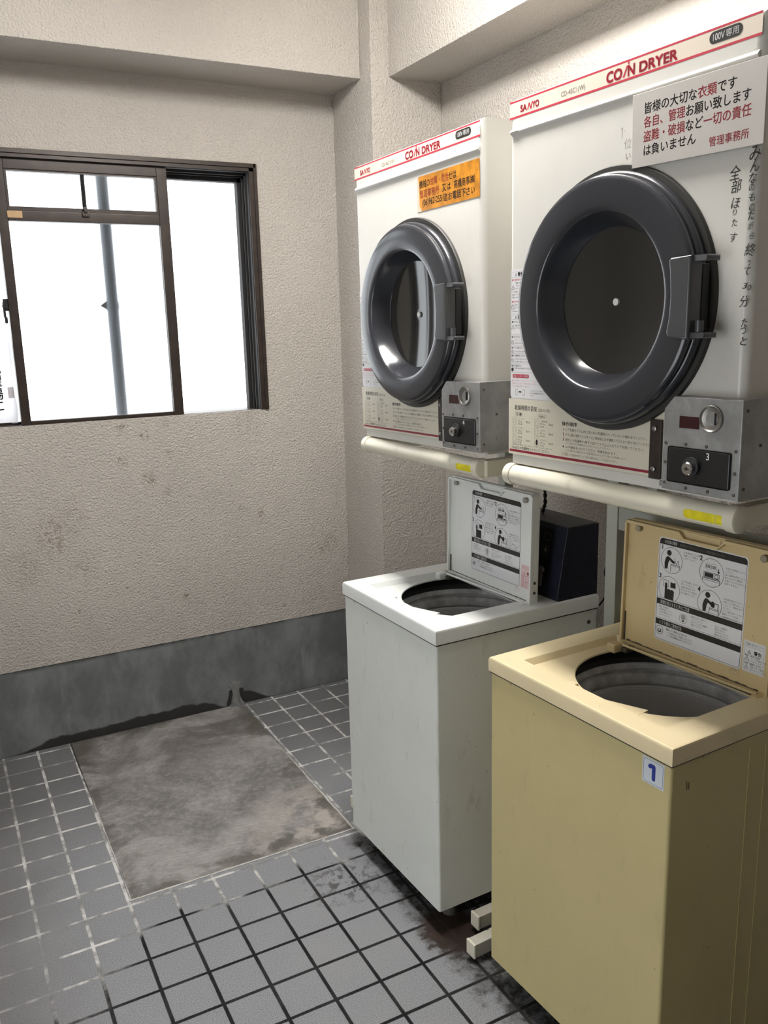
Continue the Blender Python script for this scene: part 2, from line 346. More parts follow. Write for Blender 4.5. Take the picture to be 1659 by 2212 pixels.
# ------------------------------------------------------------------ mesh helpers
class MB:
    """collects shapes into one bmesh"""
    def __init__(s): s.b = bmesh.new()
    def box(s, x0, x1, y0, y1, z0, z1, bev=0.0, seg=3):
        vs = [s.b.verts.new((x, y, z)) for x in (x0, x1) for y in (y0, y1) for z in (z0, z1)]
        q = [(0,1,3,2),(4,6,7,5),(0,4,5,1),(2,3,7,6),(0,2,6,4),(1,5,7,3)]
        fs = [s.b.faces.new([vs[i] for i in f]) for f in q]
        if bev:
            es = list({e for f in fs for e in f.edges})
            bmesh.ops.bevel(s.b, geom=es, offset=bev, segments=seg, profile=.5, affect='EDGES')
        return s
    def prism(s, pts, axis, d0, d1, bev=0.0):
        """polygon pts (u,v) extruded along axis: x -> (d,u,v), y -> (u,d,v), z -> (u,v,d)"""
        f = {'x': lambda u, v, d: (d, u, v), 'y': lambda u, v, d: (u, d, v), 'z': lambda u, v, d: (u, v, d)}[axis]
        a = [s.b.verts.new(f(u, v, d0)) for u, v in pts]; c = [s.b.verts.new(f(u, v, d1)) for u, v in pts]
        n = len(pts); fs = []
        fs.append(s.b.faces.new(a)); fs.append(s.b.faces.new(c[::-1]))
        for i in range(n): fs.append(s.b.faces.new((a[i], c[i], c[(i+1) % n], a[(i+1) % n])))
        bmesh.ops.recalc_face_normals(s.b, faces=fs)
        if bev:
            es = [e for e in {e for f_ in fs[:2] for e in f_.edges}]
            bmesh.ops.bevel(s.b, geom=es, offset=bev, segments=3, profile=.5, affect='EDGES')
        return s
    def lathe(s, prof, c, axis='x', n=96, cap0=False, cap1=False):
        """prof: list of (d, r) along axis; c = the two other centre coordinates"""
        rings = []
        for d, r in prof:
            rg = []
            for i in range(n):
                a = 2*math.pi*i/n; u, v = c[0]+r*math.cos(a), c[1]+r*math.sin(a)
                rg.append(s.b.verts.new({'x': (d, u, v), 'y': (u, d, v), 'z': (u, v, d)}[axis]))
            rings.append(rg)
        fs = []
        for a, b in zip(rings[:-1], rings[1:]):
            for i in range(n): fs.append(s.b.faces.new((a[i], a[(i+1) % n], b[(i+1) % n], b[i])))
        if cap0: fs.append(s.b.faces.new(rings[0]))
        if cap1: fs.append(s.b.faces.new(rings[-1][::-1]))
        bmesh.ops.recalc_face_normals(s.b, faces=fs)
        return s
    def cyl(s, p0, p1, r, n=20, r1=None):
        p0, p1 = Vector(p0), Vector(p1); d = (p1-p0).normalized()
        a = d.orthogonal().normalized(); b = d.cross(a)
        r1 = r if r1 is None else r1
        A = [s.b.verts.new(p0+(a*math.cos(t)+b*math.sin(t))*r) for t in [2*math.pi*i/n for i in range(n)]]
        B = [s.b.verts.new(p1+(a*math.cos(t)+b*math.sin(t))*r1) for t in [2*math.pi*i/n for i in range(n)]]
        fs = [s.b.faces.new(A[::-1]), s.b.faces.new(B)]
        fs += [s.b.faces.new((A[i], A[(i+1) % n], B[(i+1) % n], B[i])) for i in range(n)]
        bmesh.ops.recalc_face_normals(s.b, faces=fs)
        return s
    def path(s, pts, r, n=10, sub=8):
        P = [Vector(p) for p in pts]; C = []
        for i in range(len(P)-1):
            p0, p1, p2, p3 = P[max(i-1, 0)], P[i], P[i+1], P[min(i+2, len(P)-1)]
            for k in range(sub):
                t = k/sub
                C.append(.5*((2*p1)+(-p0+p2)*t+(2*p0-5*p1+4*p2-p3)*t*t+(-p0+3*p1-3*p2+p3)*t**3))
        C.append(P[-1]); rings = []
        up0 = Vector((0.31, 0.2, 0.93))
        for i, c in enumerate(C):
            d = (C[min(i+1, len(C)-1)]-C[max(i-1, 0)]).normalized()
            a = d.cross(up0).normalized(); b = d.cross(a)
            rings.append([s.b.verts.new(c+(a*math.cos(2*math.pi*k/n)+b*math.sin(2*math.pi*k/n))*r) for k in range(n)])
        fs = []
        for a, b in zip(rings[:-1], rings[1:]):
            fs += [s.b.faces.new((a[i], a[(i+1) % n], b[(i+1) % n], b[i])) for i in range(n)]
        fs += [s.b.faces.new(rings[0][::-1]), s.b.faces.new(rings[-1])]
        bmesh.ops.recalc_face_normals(s.b, faces=fs)
        return s
    def xf(s, M):
        bmesh.ops.transform(s.b, matrix=M, verts=s.b.verts); return s
    def build(s, name, mat, parent=None, ang=38, mod=None):
        me = bpy.data.meshes.new(name); s.b.to_mesh(me); s.b.free()
        me.materials.append(mat)
        for p in me.polygons: p.use_smooth = True
        me.set_sharp_from_angle(angle=math.radians(ang))
        o = bpy.data.objects.new(name, me); COL.objects.link(o)
        if parent: o.parent = parent
        w = o.modifiers.new('weighted_normals', 'WEIGHTED_NORMAL'); w.keep_sharp = True
        return o

def tag(o, label=None, cat=None, group=None, kind=None):
    if label: o['label'] = label
    if cat: o['category'] = cat
    if group: o['group'] = group
    if kind: o['kind'] = kind
    return o
def empty(name, loc, rot=(0, 0, 0)):
    o = bpy.data.objects.new(name, None); COL.objects.link(o); o.empty_display_size = .1
    o.location = loc; o.rotation_euler = rot; return o

# ---- text and flat print
_tc = bpy.data.curves.new('lettering_source', 'FONT'); _tc.resolution_u = 3; _tc.size = 1.0
_to = bpy.data.objects.new('lettering_source', _tc); COL.objects.link(_to)
def text_geo(body, bold=0.0, shear=0.0, res=3):
    _tc.body = body; _tc.offset = bold; _tc.shear = shear; _tc.resolution_u = res
    bpy.context.view_layer.update()
    dg = bpy.context.evaluated_depsgraph_get()
    e = _to.evaluated_get(dg); me = e.to_mesh()
    v = [(p.co.x, p.co.y) for p in me.vertices]; f = [tuple(p.vertices) for p in me.polygons]
    e.to_mesh_clear(); return v, f

class Print:
    """flat marks in a sheet's own (a right, b up) frame; fn maps (a, b, layer) to a point on the sheet"""
    def __init__(s, fn): s.fn = fn; s.v = []; s.f = []; s.mi = []; s.mats = []
    def _m(s, mat):
        if mat not in s.mats: s.mats.append(mat)
        return s.mats.index(mat)
    def poly(s, pts, mat, layer=0):
        k = len(s.v); s.v += [s.fn(a, b, layer) for a, b in pts]
        s.f.append(tuple(range(k, k+len(pts)))); s.mi.append(s._m(mat)); return s
    def rect(s, a0, b0, a1, b1, mat, layer=0): return s.poly([(a0, b0), (a1, b0), (a1, b1), (a0, b1)], mat, layer)
    def rrect_pts(s, a0, b0, a1, b1, r, n=6, corners=(1, 1, 1, 1)):
        P = []
        for i, (cx, cy, st) in enumerate(((a0+r, b0+r, math.pi), (a1-r, b0+r, 1.5*math.pi), (a1-r, b1-r, 0), (a0+r, b1-r, .5*math.pi))):
            if not corners[i]:
                P.append(((a0, b0), (a1, b0), (a1, b1), (a0, b1))[i]); continue
            for k in range(n+1):
                t = st+.5*math.pi*k/n; P.append((cx+r*math.cos(t), cy+r*math.sin(t)))
        return P
    def rrect(s, a0, b0, a1, b1, r, mat, layer=0, corners=(1, 1, 1, 1)): return s.poly(s.rrect_pts(a0, b0, a1, b1, r, 6, corners), mat, layer)
    def loop(s, pts, w, mat, layer=0):
        n = len(pts); c = [sum(p[i] for p in pts)/n for i in (0, 1)]
        for i in range(n): s.line(pts[i], pts[(i+1) % n], w, mat, layer)
        return s
    def frame(s, a0, b0, a1, b1, w, mat, r=0.0, layer=0):
        if r: return s.loop(s.rrect_pts(a0, b0, a1, b1, r), w, mat, layer)
        s.rect(a0, b0, a1, b0+w, mat, layer); s.rect(a0, b1-w, a1, b1, mat, layer); s.rect(a0, b0+w, a0+w, b1-w, mat, layer); s.rect(a1-w, b0+w, a1, b1-w, mat, layer)
        return s
    def line(s, p, q, w, mat, layer=0):
        d = Vector((q[0]-p[0], q[1]-p[1]))
        if d.length < 1e-7: return s
        d.normalize(); n = Vector((-d.y, d.x))*w/2; e = d*w*.25
        return s.poly([(p[0]-n.x-e.x, p[1]-n.y-e.y), (q[0]-n.x+e.x, q[1]-n.y+e.y), (q[0]+n.x+e.x, q[1]+n.y+e.y), (p[0]+n.x-e.x, p[1]+n.y-e.y)], mat, layer)
    def stroke(s, pts, w, mat, layer=0):
        for p, q in zip(pts[:-1], pts[1:]): s.line(p, q, w, mat, layer)
        return s
    def disc(s, a, b, r, mat, layer=0, n=28, ry=None):
        ry = ry or r
        return s.poly([(a+r*math.cos(2*math.pi*i/n), b+ry*math.sin(2*math.pi*i/n)) for i in range(n)], mat, layer)
    def ring(s, a, b, r, w, mat, layer=0, n=40, ry=None):
        ry = ry or r; k = len(s.v)
        for i in range(n):
            t = 2*math.pi*i/n
            s.v.append(s.fn(a+r*math.cos(t), b+ry*math.sin(t), layer)); s.v.append(s.fn(a+(r-w)*math.cos(t), b+(ry-w)*math.sin(t), layer))
        for i in range(n):
            j = (i+1) % n; s.f.append((k+2*i, k+2*j, k+2*j+1, k+2*i+1)); s.mi.append(s._m(mat))
        return s
    def text(s, body, a0, b0, h, mat, a1=None, bold=0.0, shear=0.0, layer=0, latin=False, vfit=False, res=3, rot=0.0):
        """h = em height for Japanese, cap height for latin; a1 = right end to fit to"""
        v, f = text_geo(body, min(bold, 0), shear, res)
        if not v: return s
        if bold > 0:
            n0 = len(v); f0 = list(f)
            for dx_, dy_ in ((bold, bold), (-bold, -bold), (bold, -bold), (-bold, bold)):
                o_ = len(v); v = v+[(p[0]+dx_, p[1]+dy_) for p in v[:n0]]; f = f+[tuple(o_+j for j in g) for g in f0]
        x0 = min(p[0] for p in v); x1 = max(p[0] for p in v); y0 = min(p[1] for p in v); y1 = max(p[1] for p in v)
        if vfit: sy = h/(y1-y0); oy = -y0
        elif latin: sy = h/.70; oy = 0
        else: sy = h/.93; oy = .085
        sx = sy if a1 is None else (a1-a0)/max(x1-x0, 1e-6)
        if a1 is None and not vfit: x0 = 0.0
        k = len(s.v); i = s._m(mat); cr, sr = math.cos(rot), math.sin(rot)
        for p in v:
            da, db = (p[0]-x0)*sx, (p[1]+oy)*sy
            s.v.append(s.fn(a0+da*cr-db*sr, b0+da*sr+db*cr, layer))
        for g in f: s.f.append(tuple(k+j for j in g)); s.mi.append(i)
        return s
    def segs(s, parts, a0, a1, b0, h, bold=0.0, layer=0):
        """one Japanese line in several inks, every character one em wide"""
        n = sum(len(p) for p, _ in parts); e = (a1-a0)/n; a = a0
        for body, mat in parts:
            for ch in body:
                if ch not in ' 　':
                    v, f = text_geo(ch); i = s._m(mat)
                    for dx_, dy_ in ((bold, bold), (-bold, -bold), (bold, -bold), (-bold, bold)) if bold > 0 else ((0, 0),):
                        k = len(s.v)
                        s.v += [s.fn(a+(p[0]+dx_)*e, b0+(p[1]+dy_+.085)*h/.93, layer) for p in v]
                        for g in f: s.f.append(tuple(k+j for j in g)); s.mi.append(i)
                a += e
        return s
    def block(s, lines, a0, b1, h, pitch, mat, a1s=None, bold=0.0):
        for i, ln in enumerate(lines):
            s.text(ln, a0, b1-h-i*pitch, h, mat, a1=(a1s[i] if a1s else None), bold=bold, res=1)
        return s
    def build(s, name, parent):
        me = bpy.data.meshes.new(name); me.from_pydata(s.v, [], s.f)
        for m_ in s.mats: me.materials.append(m_)
        me.polygons.foreach_set('material_index', s.mi); me.update()
        o = bpy.data.objects.new(name, me); COL.objects.link(o)
        if parent: o.parent = parent
        return o
def front(x, step=.00012):
    """sheet facing -x at depth x: a to the right (-y), b up"""
    return lambda a, b, l=0: (x-step*(l+1), -a, b)

# ------------------------------------------------------------------ the room
def struct(name, mb, mat, parent=None):
    o = mb.build(name, mat, parent)
    if not parent: o['kind'] = 'structure'
    return o
struct('floor', MB().box(XL-.15, XR+.15, YF-.15, YB+.16, -.12, 0), M_FLOOR)
struct('ceiling', MB().box(XL-.15, XR+.15, YF-.15, YB+.16, CEIL, CEIL+.12), M_CEIL)
DY0, DY1, DZ = .35, 1.65, 2.05     # added unseen doorway in the left wall, daylight fill for the machine fronts
struct('wall_left', MB().box(XL-.15, XL, YF-.15, DY0, 0, CEIL).box(XL-.15, XL, DY1, YB+.16, 0, CEIL).box(XL-.15, XL, DY0, DY1, DZ, CEIL), M_WALL)
struct('added_doorway', MB().box(XL-.16, XL+.01, DY0, DY0+.035, 0, DZ).box(XL-.16, XL+.01, DY1-.035, DY1, 0, DZ).box(XL-.16, XL+.01, DY0+.035, DY1-.035, DZ-.035, DZ), M_FRAME)
struct('wall_front', MB().box(XL, XR, YF-.15, YF, 0, CEIL), M_WALL)
struct('wall_right', MB().box(XR, XR+.15, YF-.15, YB+.16, 0, CEIL), M_WALL)
wb = MB()
wb.box(XL, WX0, YB, YB+.15, ZBB, CEIL); wb.box(WX1, XR, YB, YB+.15, ZBB, CEIL)
wb.box(WX0, WX1, YB, YB+.15, ZBB, WZ0); wb.box(WX0, WX1, YB, YB+.15, WZ1, CEIL)
struct('wall_back', wb, M_WALLB)
struct('baseboard_back', MB().box(XL, XC, YB+.003, YB+.15, 0, ZBB), M_BASE)
struct('trim_1', MB().box(XC, XR, YC, YB, 0, CEIL, .004, 2), M_WALL)                    # corner column
struct('trim_2', MB().box(XL, XC, YB1, YB, ZB1, CEIL, .004, 2), M_WALL)                 # beam over the window
struct('trim_3', MB().box(XB2, XR, YF, YC, ZB2, CEIL, .004, 2), M_WALL)                 # beam over the dryers
# cement patch let into the tiles
pm = MB(); N = 60
edge = []
def jit(a): return a+random.uniform(-.0015, .0015)
for i in range(N): edge.append((0.345+.74*i/N, jit(2.332)))
for i in range(N): edge.append((jit(1.085-.006*i/N), 2.332+1.135*i/N))
edge.append((1.08, YB+.002)); edge.append((.345, YB+.002))
for i in range(1, N): edge.append((jit(.345+.006*(i/N)), YB-1.136*i/N))
pm.prism(edge, 'z', -.01, .0025)
tag(struct('trim_4', pm, M_PATCH), 'rough grey brown cement patch let into the tiles below the window')
# lump of mortar in the corner of patch and band
lm = MB()
def lump(pts, ny):
    for k in range(len(pts)-1):
        (x0, z0, w0, d0), (x1, z1, w1, d1) = pts[k], pts[k+1]
lp = [(1.060, 0.0, .040, .034), (1.058, .012, .028, .026), (1.056, .03, .021, .020), (1.055, .055, .016, .013), (1.054, .078, .017, .008), (1.052, .092, .026, .0055), (1.050, .106, .034, .003), (1.050, .114, .022, .0005)]
rings = []
for (x, z, w, d) in lp:
    rings.append([lm.b.verts.new((x+w*math.cos(t)+random.uniform(-.002, .002), YB+.004-d*math.sin(t)*(1+.3*math.sin(5*t)), z)) for t in [math.pi*i/12 for i in range(13)]])
for a, b in zip(rings[:-1], rings[1:]):
    for i in range(12): lm.b.faces.new((a[i], b[i], b[i+1], a[i+1]))
bmesh.ops.recalc_face_normals(lm.b, faces=lm.b.faces)
tag(struct('trim_5', lm, M_MORTAR), 'smeared mortar lump on the grey band at the corner of the patch')

# ------------------------------------------------------------------ window
win = empty('window_1', ((WX0+WX1)/2, YB, WZ0)); win['kind'] = 'structure'
win['label'] = 'brown framed sliding window with obscure glass, slid open at its right end'
IW = Matrix.Translation(-Vector(win.location))
def wpart(name, mb, mat, parent=win): return mb.xf(IW).build(name, mat, parent)
fb = MB()
D = .11
fb.box(WX1-.027, WX1, YB-.004, YB+D, WZ0, WZ1, .001, 1); fb.box(WX0, WX0+.027, YB-.004, YB+D, WZ0, WZ1, .001, 1)
fb.box(WX0, WX1, YB-.004, YB+D, WZ1-.024, WZ1, .001, 1); fb.box(WX0, WX1, YB+.014, YB+D, WZ0-.010, WZ0+.0015)
fb.box(WX0, WX1, YB-.009, YB+.0, WZ1-.010, WZ1+.006, .001, 1); fb.box(WX1-.008, WX1+.006, YB-.009, YB, WZ0, WZ1+.006, .001, 1)
wpart('window_frame', fb, M_FRAME)
ft = MB()
ft.box(WX1-.0292, WX1-.0268, YB+.004, YB+D, WZ0+.001, WZ1-.022); ft.box(WX0+.027, WX1-.027, YB+.004, YB+D, WZ1-.0262, WZ1-.0238)
ft.box(WX1-.052, WX1-.027, YB+.075, YB+D, WZ0, WZ1-.02); ft.box(WX1-.036, WX1-.027, YB+.03, YB+.036, WZ0, WZ1-.02)
ft.box(WX1-.040, WX1-.027, YB+.054, YB+.060, WZ0, WZ1-.02)
ft.box(WX0, WX1, YB+.075, YB+D, WZ1-.055, WZ1-.022); ft.box(WX0, WX1, YB+.03, YB+.036, WZ1-.036, WZ1-.022); ft.box(WX0, WX1, YB+.054, YB+.060, WZ1-.040, WZ1-.022)
wpart('window_track', ft, M_FRAMEDK)
SY0, SY1 = YB+.010, YB+.040
sc_ = lambda v, c0, k=1.0065: c0+(v-c0)*k
sx = lambda v: v*1.0072
sz = lambda v: CAM_H+(v-CAM_H)*1.0072
sash = MB()
sash.box(sx(.3005), sx(.3335), SY0, SY1, sz(1.308), sz(2.252), .002, 2)
sash.box(sx(.873), sx(.912), SY0, SY1, sz(1.308), sz(2.252), .002, 2)
sash.box(sx(.3335), sx(.873), SY0, SY1, sz(2.214), sz(2.252), .002, 2)
sash.box(sx(.3335), sx(.873), SY0, SY1, sz(1.308), sz(1.322), .002, 2)
sash.box(sx(.3335), sx(.873), SY0-.003, SY1, sz(2.0375), sz(2.074), .003, 2)
so = wpart('sliding_sash', sash, M_FRAME)
hop = MB()
hop.box(sx(.335), sx(.343), SY0+.004, SY1-.004, sz(2.075), sz(2.214)); hop.box(sx(.866), sx(.873), SY0+.004, SY1-.004, sz(2.075), sz(2.214))
hop.box(sx(.343), sx(.866), SY0+.004, SY1-.004, sz(2.075), sz(2.088)); hop.box(sx(.343), sx(.866), SY0+.004, SY1-.004, sz(2.208), sz(2.215))
wpart('hopper_frame', hop, M_FRAME)
wpart('glass_pane', MB().box(sx(.343), sx(.866), SY0+.018, SY0+.022, sz(2.088), sz(2.208)), M_WIRE)
wpart('glass_pane', MB().box(sx(.3335), sx(.873), SY0+.014, SY0+.018, sz(1.322), sz(2.0375)), M_WIRE)
st = MB().box(sx(.5985), sx(.6125), SY1+.004, SY1+.012, sz(2.07), sz(2.225)); wpart('hopper_stay', st, M_FRAMEDK)
la = MB(); la.box(sx(.587), sx(.613), SY0-.010, SY0, sz(2.058), sz(2.076), .002, 2); la.box(sx(.594), sx(.606), SY0-.016, SY0-.006, sz(2.072), sz(2.092), .002, 2)
wpart('hopper_latch', la, M_BROWN)
tp = MB().box(sx(.331), sx(.381), SY0-.0042, SY0-.0034, sz(2.048), sz(2.0715)); tg = wpart('tape_strip', tp, M_TAPE); tg['label'] = 'brown tape strip on the transom'
osh = MB(); OY0, OY1 = YB+.055, YB+.085; ox = lambda v: v*1.0202; oz = lambda v: CAM_H+(v-CAM_H)*1.0202
osh.box(.305, .338, OY0, OY1, oz(1.308), oz(2.25)); osh.box(WX0+.027, .062+.048, OY0, OY1, oz(1.308), oz(2.25))
osh.box(.11, .305, OY0, OY1, oz(2.214), oz(2.25)); osh.box(.11, .305, OY0, OY1, oz(1.308), oz(1.322)); osh.box(.11, .305, OY0, OY1, oz(2.04), oz(2.074))
wpart('fixed_sash', osh, M_FRAME)
wpart('glass_pane', MB().box(.11, .305, OY0+.014, OY0+.018, oz(1.322), oz(2.04)), M_WIRE)
wpart('glass_pane', MB().box(.11, .305, OY0+.014, OY0+.018, oz(2.074), oz(2.214)), M_WIRE)
lk = MB(); lk.box(.286, .304, SY0+.004, SY0+.022, 1.725, 1.768, .003, 2); lk.box(.283, .291, SY0-.016, SY0+.008, 1.700, 1.757, .003, 2); lk.box(.284, .294, SY0-.024, SY0-.008, 1.680, 1.703, .003, 2)
lk.cyl((.290, SY0-.018, 1.742), (.290, SY0+.006, 1.742), .009, 16)
wpart('crescent_lock', lk, M_FRAMEDK)
# taped paper on the left pane
pn = empty('paper_notice', (0.2, YB+.05, 1.31))
tag(pn, 'white paper notice with large black vertical lettering taped to the window at the left edge', 'notice')
PI_ = Matrix.Translation(-Vector(pn.location))
pb = MB()
g = [[pb.b.verts.new((.07+.224*i/10+(.004*math.sin(j*.9) if i == 10 else 0), YB+.0520-.004*math.sin(i*.6+j*.4), 1.312+.30*j/10)) for j in range(11)] for i in range(11)]
for i in range(10):
    for j in range(10): pb.b.faces.new((g[i][j], g[i+1][j], g[i+1][j+1], g[i][j+1]))
bmesh.ops.solidify(pb.b, geom=pb.b.faces[:], thickness=.0004)
pb.xf(PI_).build('sheet', M_PAPER, pn, 80)
pp = Print(lambda a, b, l=0: (a-pn.location.x, YB+.0462-pn.location.y, b-pn.location.z))
for ch, b in (('洗', 1.499), ('濯', 1.4515), ('場', 1.404), ('に', 1.360)): pp.text(ch, .207, b, .044, M_INK, bold=.012)
pp.build('lettering', pn)
MB().box(.270, .291, YB+.0455, YB+.046, 1.408, 1.448).xf(PI_).build('tape_strip', M_CLEARTAPE, pn)
# drain pipe outside
pipe = MB(); PY = YB+.42
pipe.cyl((.752, PY, .6), (.752, PY, 3.6), .026, 28)
dp = pipe.build('drain_pipe', M_PIPE); tag(dp, 'grey vertical drain pipe outside the window, seen through the obscure glass', 'pipe')
dp_b = MB().lathe([(1.735, .026), (1.737, .029), (1.765, .029), (1.767, .026)], (.752, PY), 'z', 28)
dp_b.prism([(.698, 1.752), (.728, 1.733), (.728, 1.772)], 'y', PY-.008, PY+.008)
dp_b.build('pipe_clip', M_PIPE, dp)

# ------------------------------------------------------------------ ceiling lamp (above the picture)
cl = empty('ceiling_light', LAMP); tag(cl, 'long opal fluorescent ceiling light in front of the dryers', 'ceiling light')
MB().box(-.13, .13, -.48, .48, -.022, 0, .004, 2).build('fixture_body', M_FIX, cl)
MB().prism([(-.115, -.02), (.115, -.02), (.115, -.075), (.085, -.112), (.03, -.122), (-.03, -.122), (-.085, -.112), (-.115, -.075)], 'y', -.45, .45, .006).build('opal_cover', M_TUBE, cl)
for e in (-.455, .455): MB().box(-.122, .122, e-.006, e+.006, -.04, -.018, .002, 2).build('end_rail', M_FIX, cl)

# ------------------------------------------------------------------ coin dryers
def make_dryer(loc, yaw, tilt, number, label, near):
    root = empty('coin_dryer', loc, (tilt, 0, yaw)); tag(root, label, 'clothes dryer', 'coin dryers on stands')
    HW, H, DP = .3045, .770, .47
    # cabinet: rounded front edges and a round port behind the door
    def plan(w, x0, r):
        P = [(DP, w), (DP, -w)]
        for k in range(7): t = math.pi*.5*k/6; P.append((x0+r-r*math.sin(t), -w+r-r*math.cos(t)))
        for k in range(7): t = math.pi*.5*k/6; P.append((x0+r-r*math.cos(t), w-r+r*math.sin(t)))
        return P
    cab = MB(); pz = .345
    ang = sorted(set([2*math.pi*i/96 for i in range(96)] + [math.atan2(z-pz, y) % (2*math.pi) for y in (-HW, HW) for z in (.02, H)]))
    def on_rect(a, ins):
        dy, dz = math.cos(a), math.sin(a); ts = []
        if abs(dy) > 1e-9: ts.append(((HW-ins) if dy > 0 else -(HW-ins))/dy)
        if abs(dz) > 1e-9: ts.append(((H-ins) if dz > 0 else (.02+ins*.2))/dz - pz/dz)
        t = min(q for q in ts if q > 0); return (t*dy, pz+t*dz)
    rgs = [[cab.b.verts.new((.07, .19*math.cos(a), pz+.19*math.sin(a))) for a in ang], [cab.b.verts.new((0, .20*math.cos(a), pz+.20*math.sin(a))) for a in ang]]
    for x, ins in [(0, .016)] + [(.016-.016*math.cos(math.pi/2*k/5), .016-.016*math.sin(math.pi/2*k/5)) for k in range(1, 6)] + [(DP, 0)]:
        rgs.append([cab.b.verts.new((x, *on_rect(a, ins))) for a in ang])
    for p, q in zip(rgs[:-1], rgs[1:]):
        for i in range(len(ang)): cab.b.faces.new((p[i], p[(i+1) % len(ang)], q[(i+1) % len(ang)], q[i]))
    cab.b.faces.new(rgs[-1]); cab.b.faces.new(rgs[0][::-1])
    bmesh.ops.recalc_face_normals(cab.b, faces=cab.b.faces)
    cab.build('cabinet', M_DRYER, root, 50)
    MB().prism(plan(HW-.004, .004, .012), 'z', 0, .0202).build('base_plinth', M_DRYER, root, 50)
    hd = MB()
    hd.prism([(.001, .6960), (-.0010, .6985), (-.0042, .7000), (-.0052, .7025), (-.0046, .7050), (-.0012, .7085), (.001, .7100)], 'y', -.2965, .2965, .0008)
    hd.build('header_ridge', M_DRYHDR, root, 50)
    # header strip with stripes and lettering
    P = Print(front(0))
    P.rect(-.302, .7295, .298, .764, M_HEADLAB)
    P.rect(-.302, .7605, .298, .764, M_INKRED, 1); P.rect(-.302, .7295, .298, .7335, M_INKRED, 1)
    hs = P.build('header_stripe', root); hs['label'] = 'cream strip between two red lines'
    L = Print(front(0))
    L.text('SA', -.268, .739, .0125, M_INKRED, a1=-.2475, bold=.035, latin=True, layer=3)
    L.poly([(-.2465, .739), (-.2435, .739), (-.239, .7515), (-.242, .7515)], M_INKRED, 3); L.poly([(-.242, .7515), (-.2385, .7515), (-.2335, .739), (-.237, .739)], M_INKRED, 3); L.poly([(-.2365, .739), (-.2335, .739), (-.2295, .7515), (-.2325, .7515)], M_INKRED, 3)
    L.text('YO', -.2305, .739, .0125, M_INKRED, a1=-.210, bold=.035, latin=True, layer=3)
    L.build('maker_lettering', hs); L = Print(front(0))
    L.text('CD-45C1(W)', -.146, .7405, .009, M_INKGREY, a1=-.080, latin=True, layer=3)
    L.build('model_lettering', hs); L = Print(front(0))
    L.text('CO', -.0255, .7365, .018, M_INKRED, a1=.0135, bold=.035, latin=True, layer=3)
    L.poly([(.0145, .7365), (.0185, .7365), (.0275, .7545), (.0235, .7545)], M_INKRED, 3); L.disc(.0285, .7585, .0022, M_INKRED, 3)
    L.text('N', .0265, .7365, .018, M_INKRED, a1=.0435, bold=.035, latin=True, layer=3)
    L.text('DRYER', .0535, .7365, .0165, M_INKRED, a1=.1375, bold=.035, latin=True, layer=3)
    L.build('title_lettering', hs); L = Print(front(0))
    L.rrect(.201, .740, .263, .7585, .009, M_INK, 3)
    L.text('100V', .208, .7445, .010, M_INKWHITE, a1=.230, latin=True, bold=.015, layer=4)
    L.text('専用', .232, .7438, .0118, M_INKWHITE, a1=.256, bold=.01, layer=4)
    L.build('voltage_badge', hs)
    # bottom instruction sheet
    B = Print(front(-.0001)); B.rect(-.3025, .0215, .160, .146, M_LABELC); B.rect(-.299, .0272, .113, .0325, M_INKDRED, 1)
    bs = B.build('instruction_sheet', root); bs['label'] = 'cream instruction sheet with crimson line'
    L = Print(front(-.0001))
    L.text('乾燥時間の目安', -.2815, .1215, .0115, M_INKGREY, a1=-.207, bold=.012, layer=1)
    L.text('(室温20℃の場合)', -.203, .1215, .0080, M_INKGREY, a1=-.165, layer=1, res=1)
    for cx, tx in ((-.267, '化 繊'), (-.190, 'もめん')):
        L.frame(cx-.013, .1085, cx+.013, .1165, .0005, M_INKGREY, .0035, 1); L.text(tx, cx-.009, .1095, .0058, M_INK, a1=cx+.009, bold=.012, layer=1, res=1)
    rows = (('トレーナー', '約200g', '約10枚', '約20分'), ('ブラウス', '約200g', '約10枚', '約20分'), ('作業着', '約600g', '約1着', '約60分')), (('下着(木綿)', '約120g', '約2枚', '約40分'), ('タオル', '約100g', '約10枚', '約40分'), ('パジャマ', '約500g', '約1着', '約60分'))
    for ci, c0 in enumerate((-.289, -.2145)):
        for ri in range(3):
            b1 = .1055-ri*.0205; r = rows[ci][ri]
            L.frame(c0, b1-.0175, c0+.0145, b1, .0005, M_INKGREY, .002, 1)
            g_ = [(c0+.004, b1-.014), (c0+.003, b1-.006), (c0+.006, b1-.0035), (c0+.0085, b1-.0035), (c0+.0115, b1-.006), (c0+.0105, b1-.014), (c0+.004, b1-.014)]
            if ci and ri == 2: L.poly([(c0+.005, b1-.0155), (c0+.0035, b1-.009), (c0+.006, b1-.003), (c0+.010, b1-.004), (c0+.0115, b1-.011), (c0+.009, b1-.0155)], M_INK, 1)
            else: L.stroke(g_, .0006, M_INKGREY, 1)
            for k in range(3): L.text(r[k], c0+.0185, b1-.0055-.0058*k, .0046, M_INKGREY, layer=1, res=1)
            L.text(r[3], c0+.046, b1-.0115, .0052, M_INK, a1=c0+.060, layer=1, res=1)
    L.text('※乾燥時間は衣類の種類や量、室温などの条件によって多少変わります。目安としてお使いください。', -.289, .0425, .0033, M_INKGREY, a1=-.155, layer=1, res=1)
    L.text('4.5kg以上の洗濯物を入れないでください。', -.292, .0345, .0062, M_INKGREY, a1=-.166, bold=.01, layer=1, res=2)
    L.text('操作順序', -.1285, .0985, .0088, M_INK, a1=-.0835, bold=.015, layer=1)
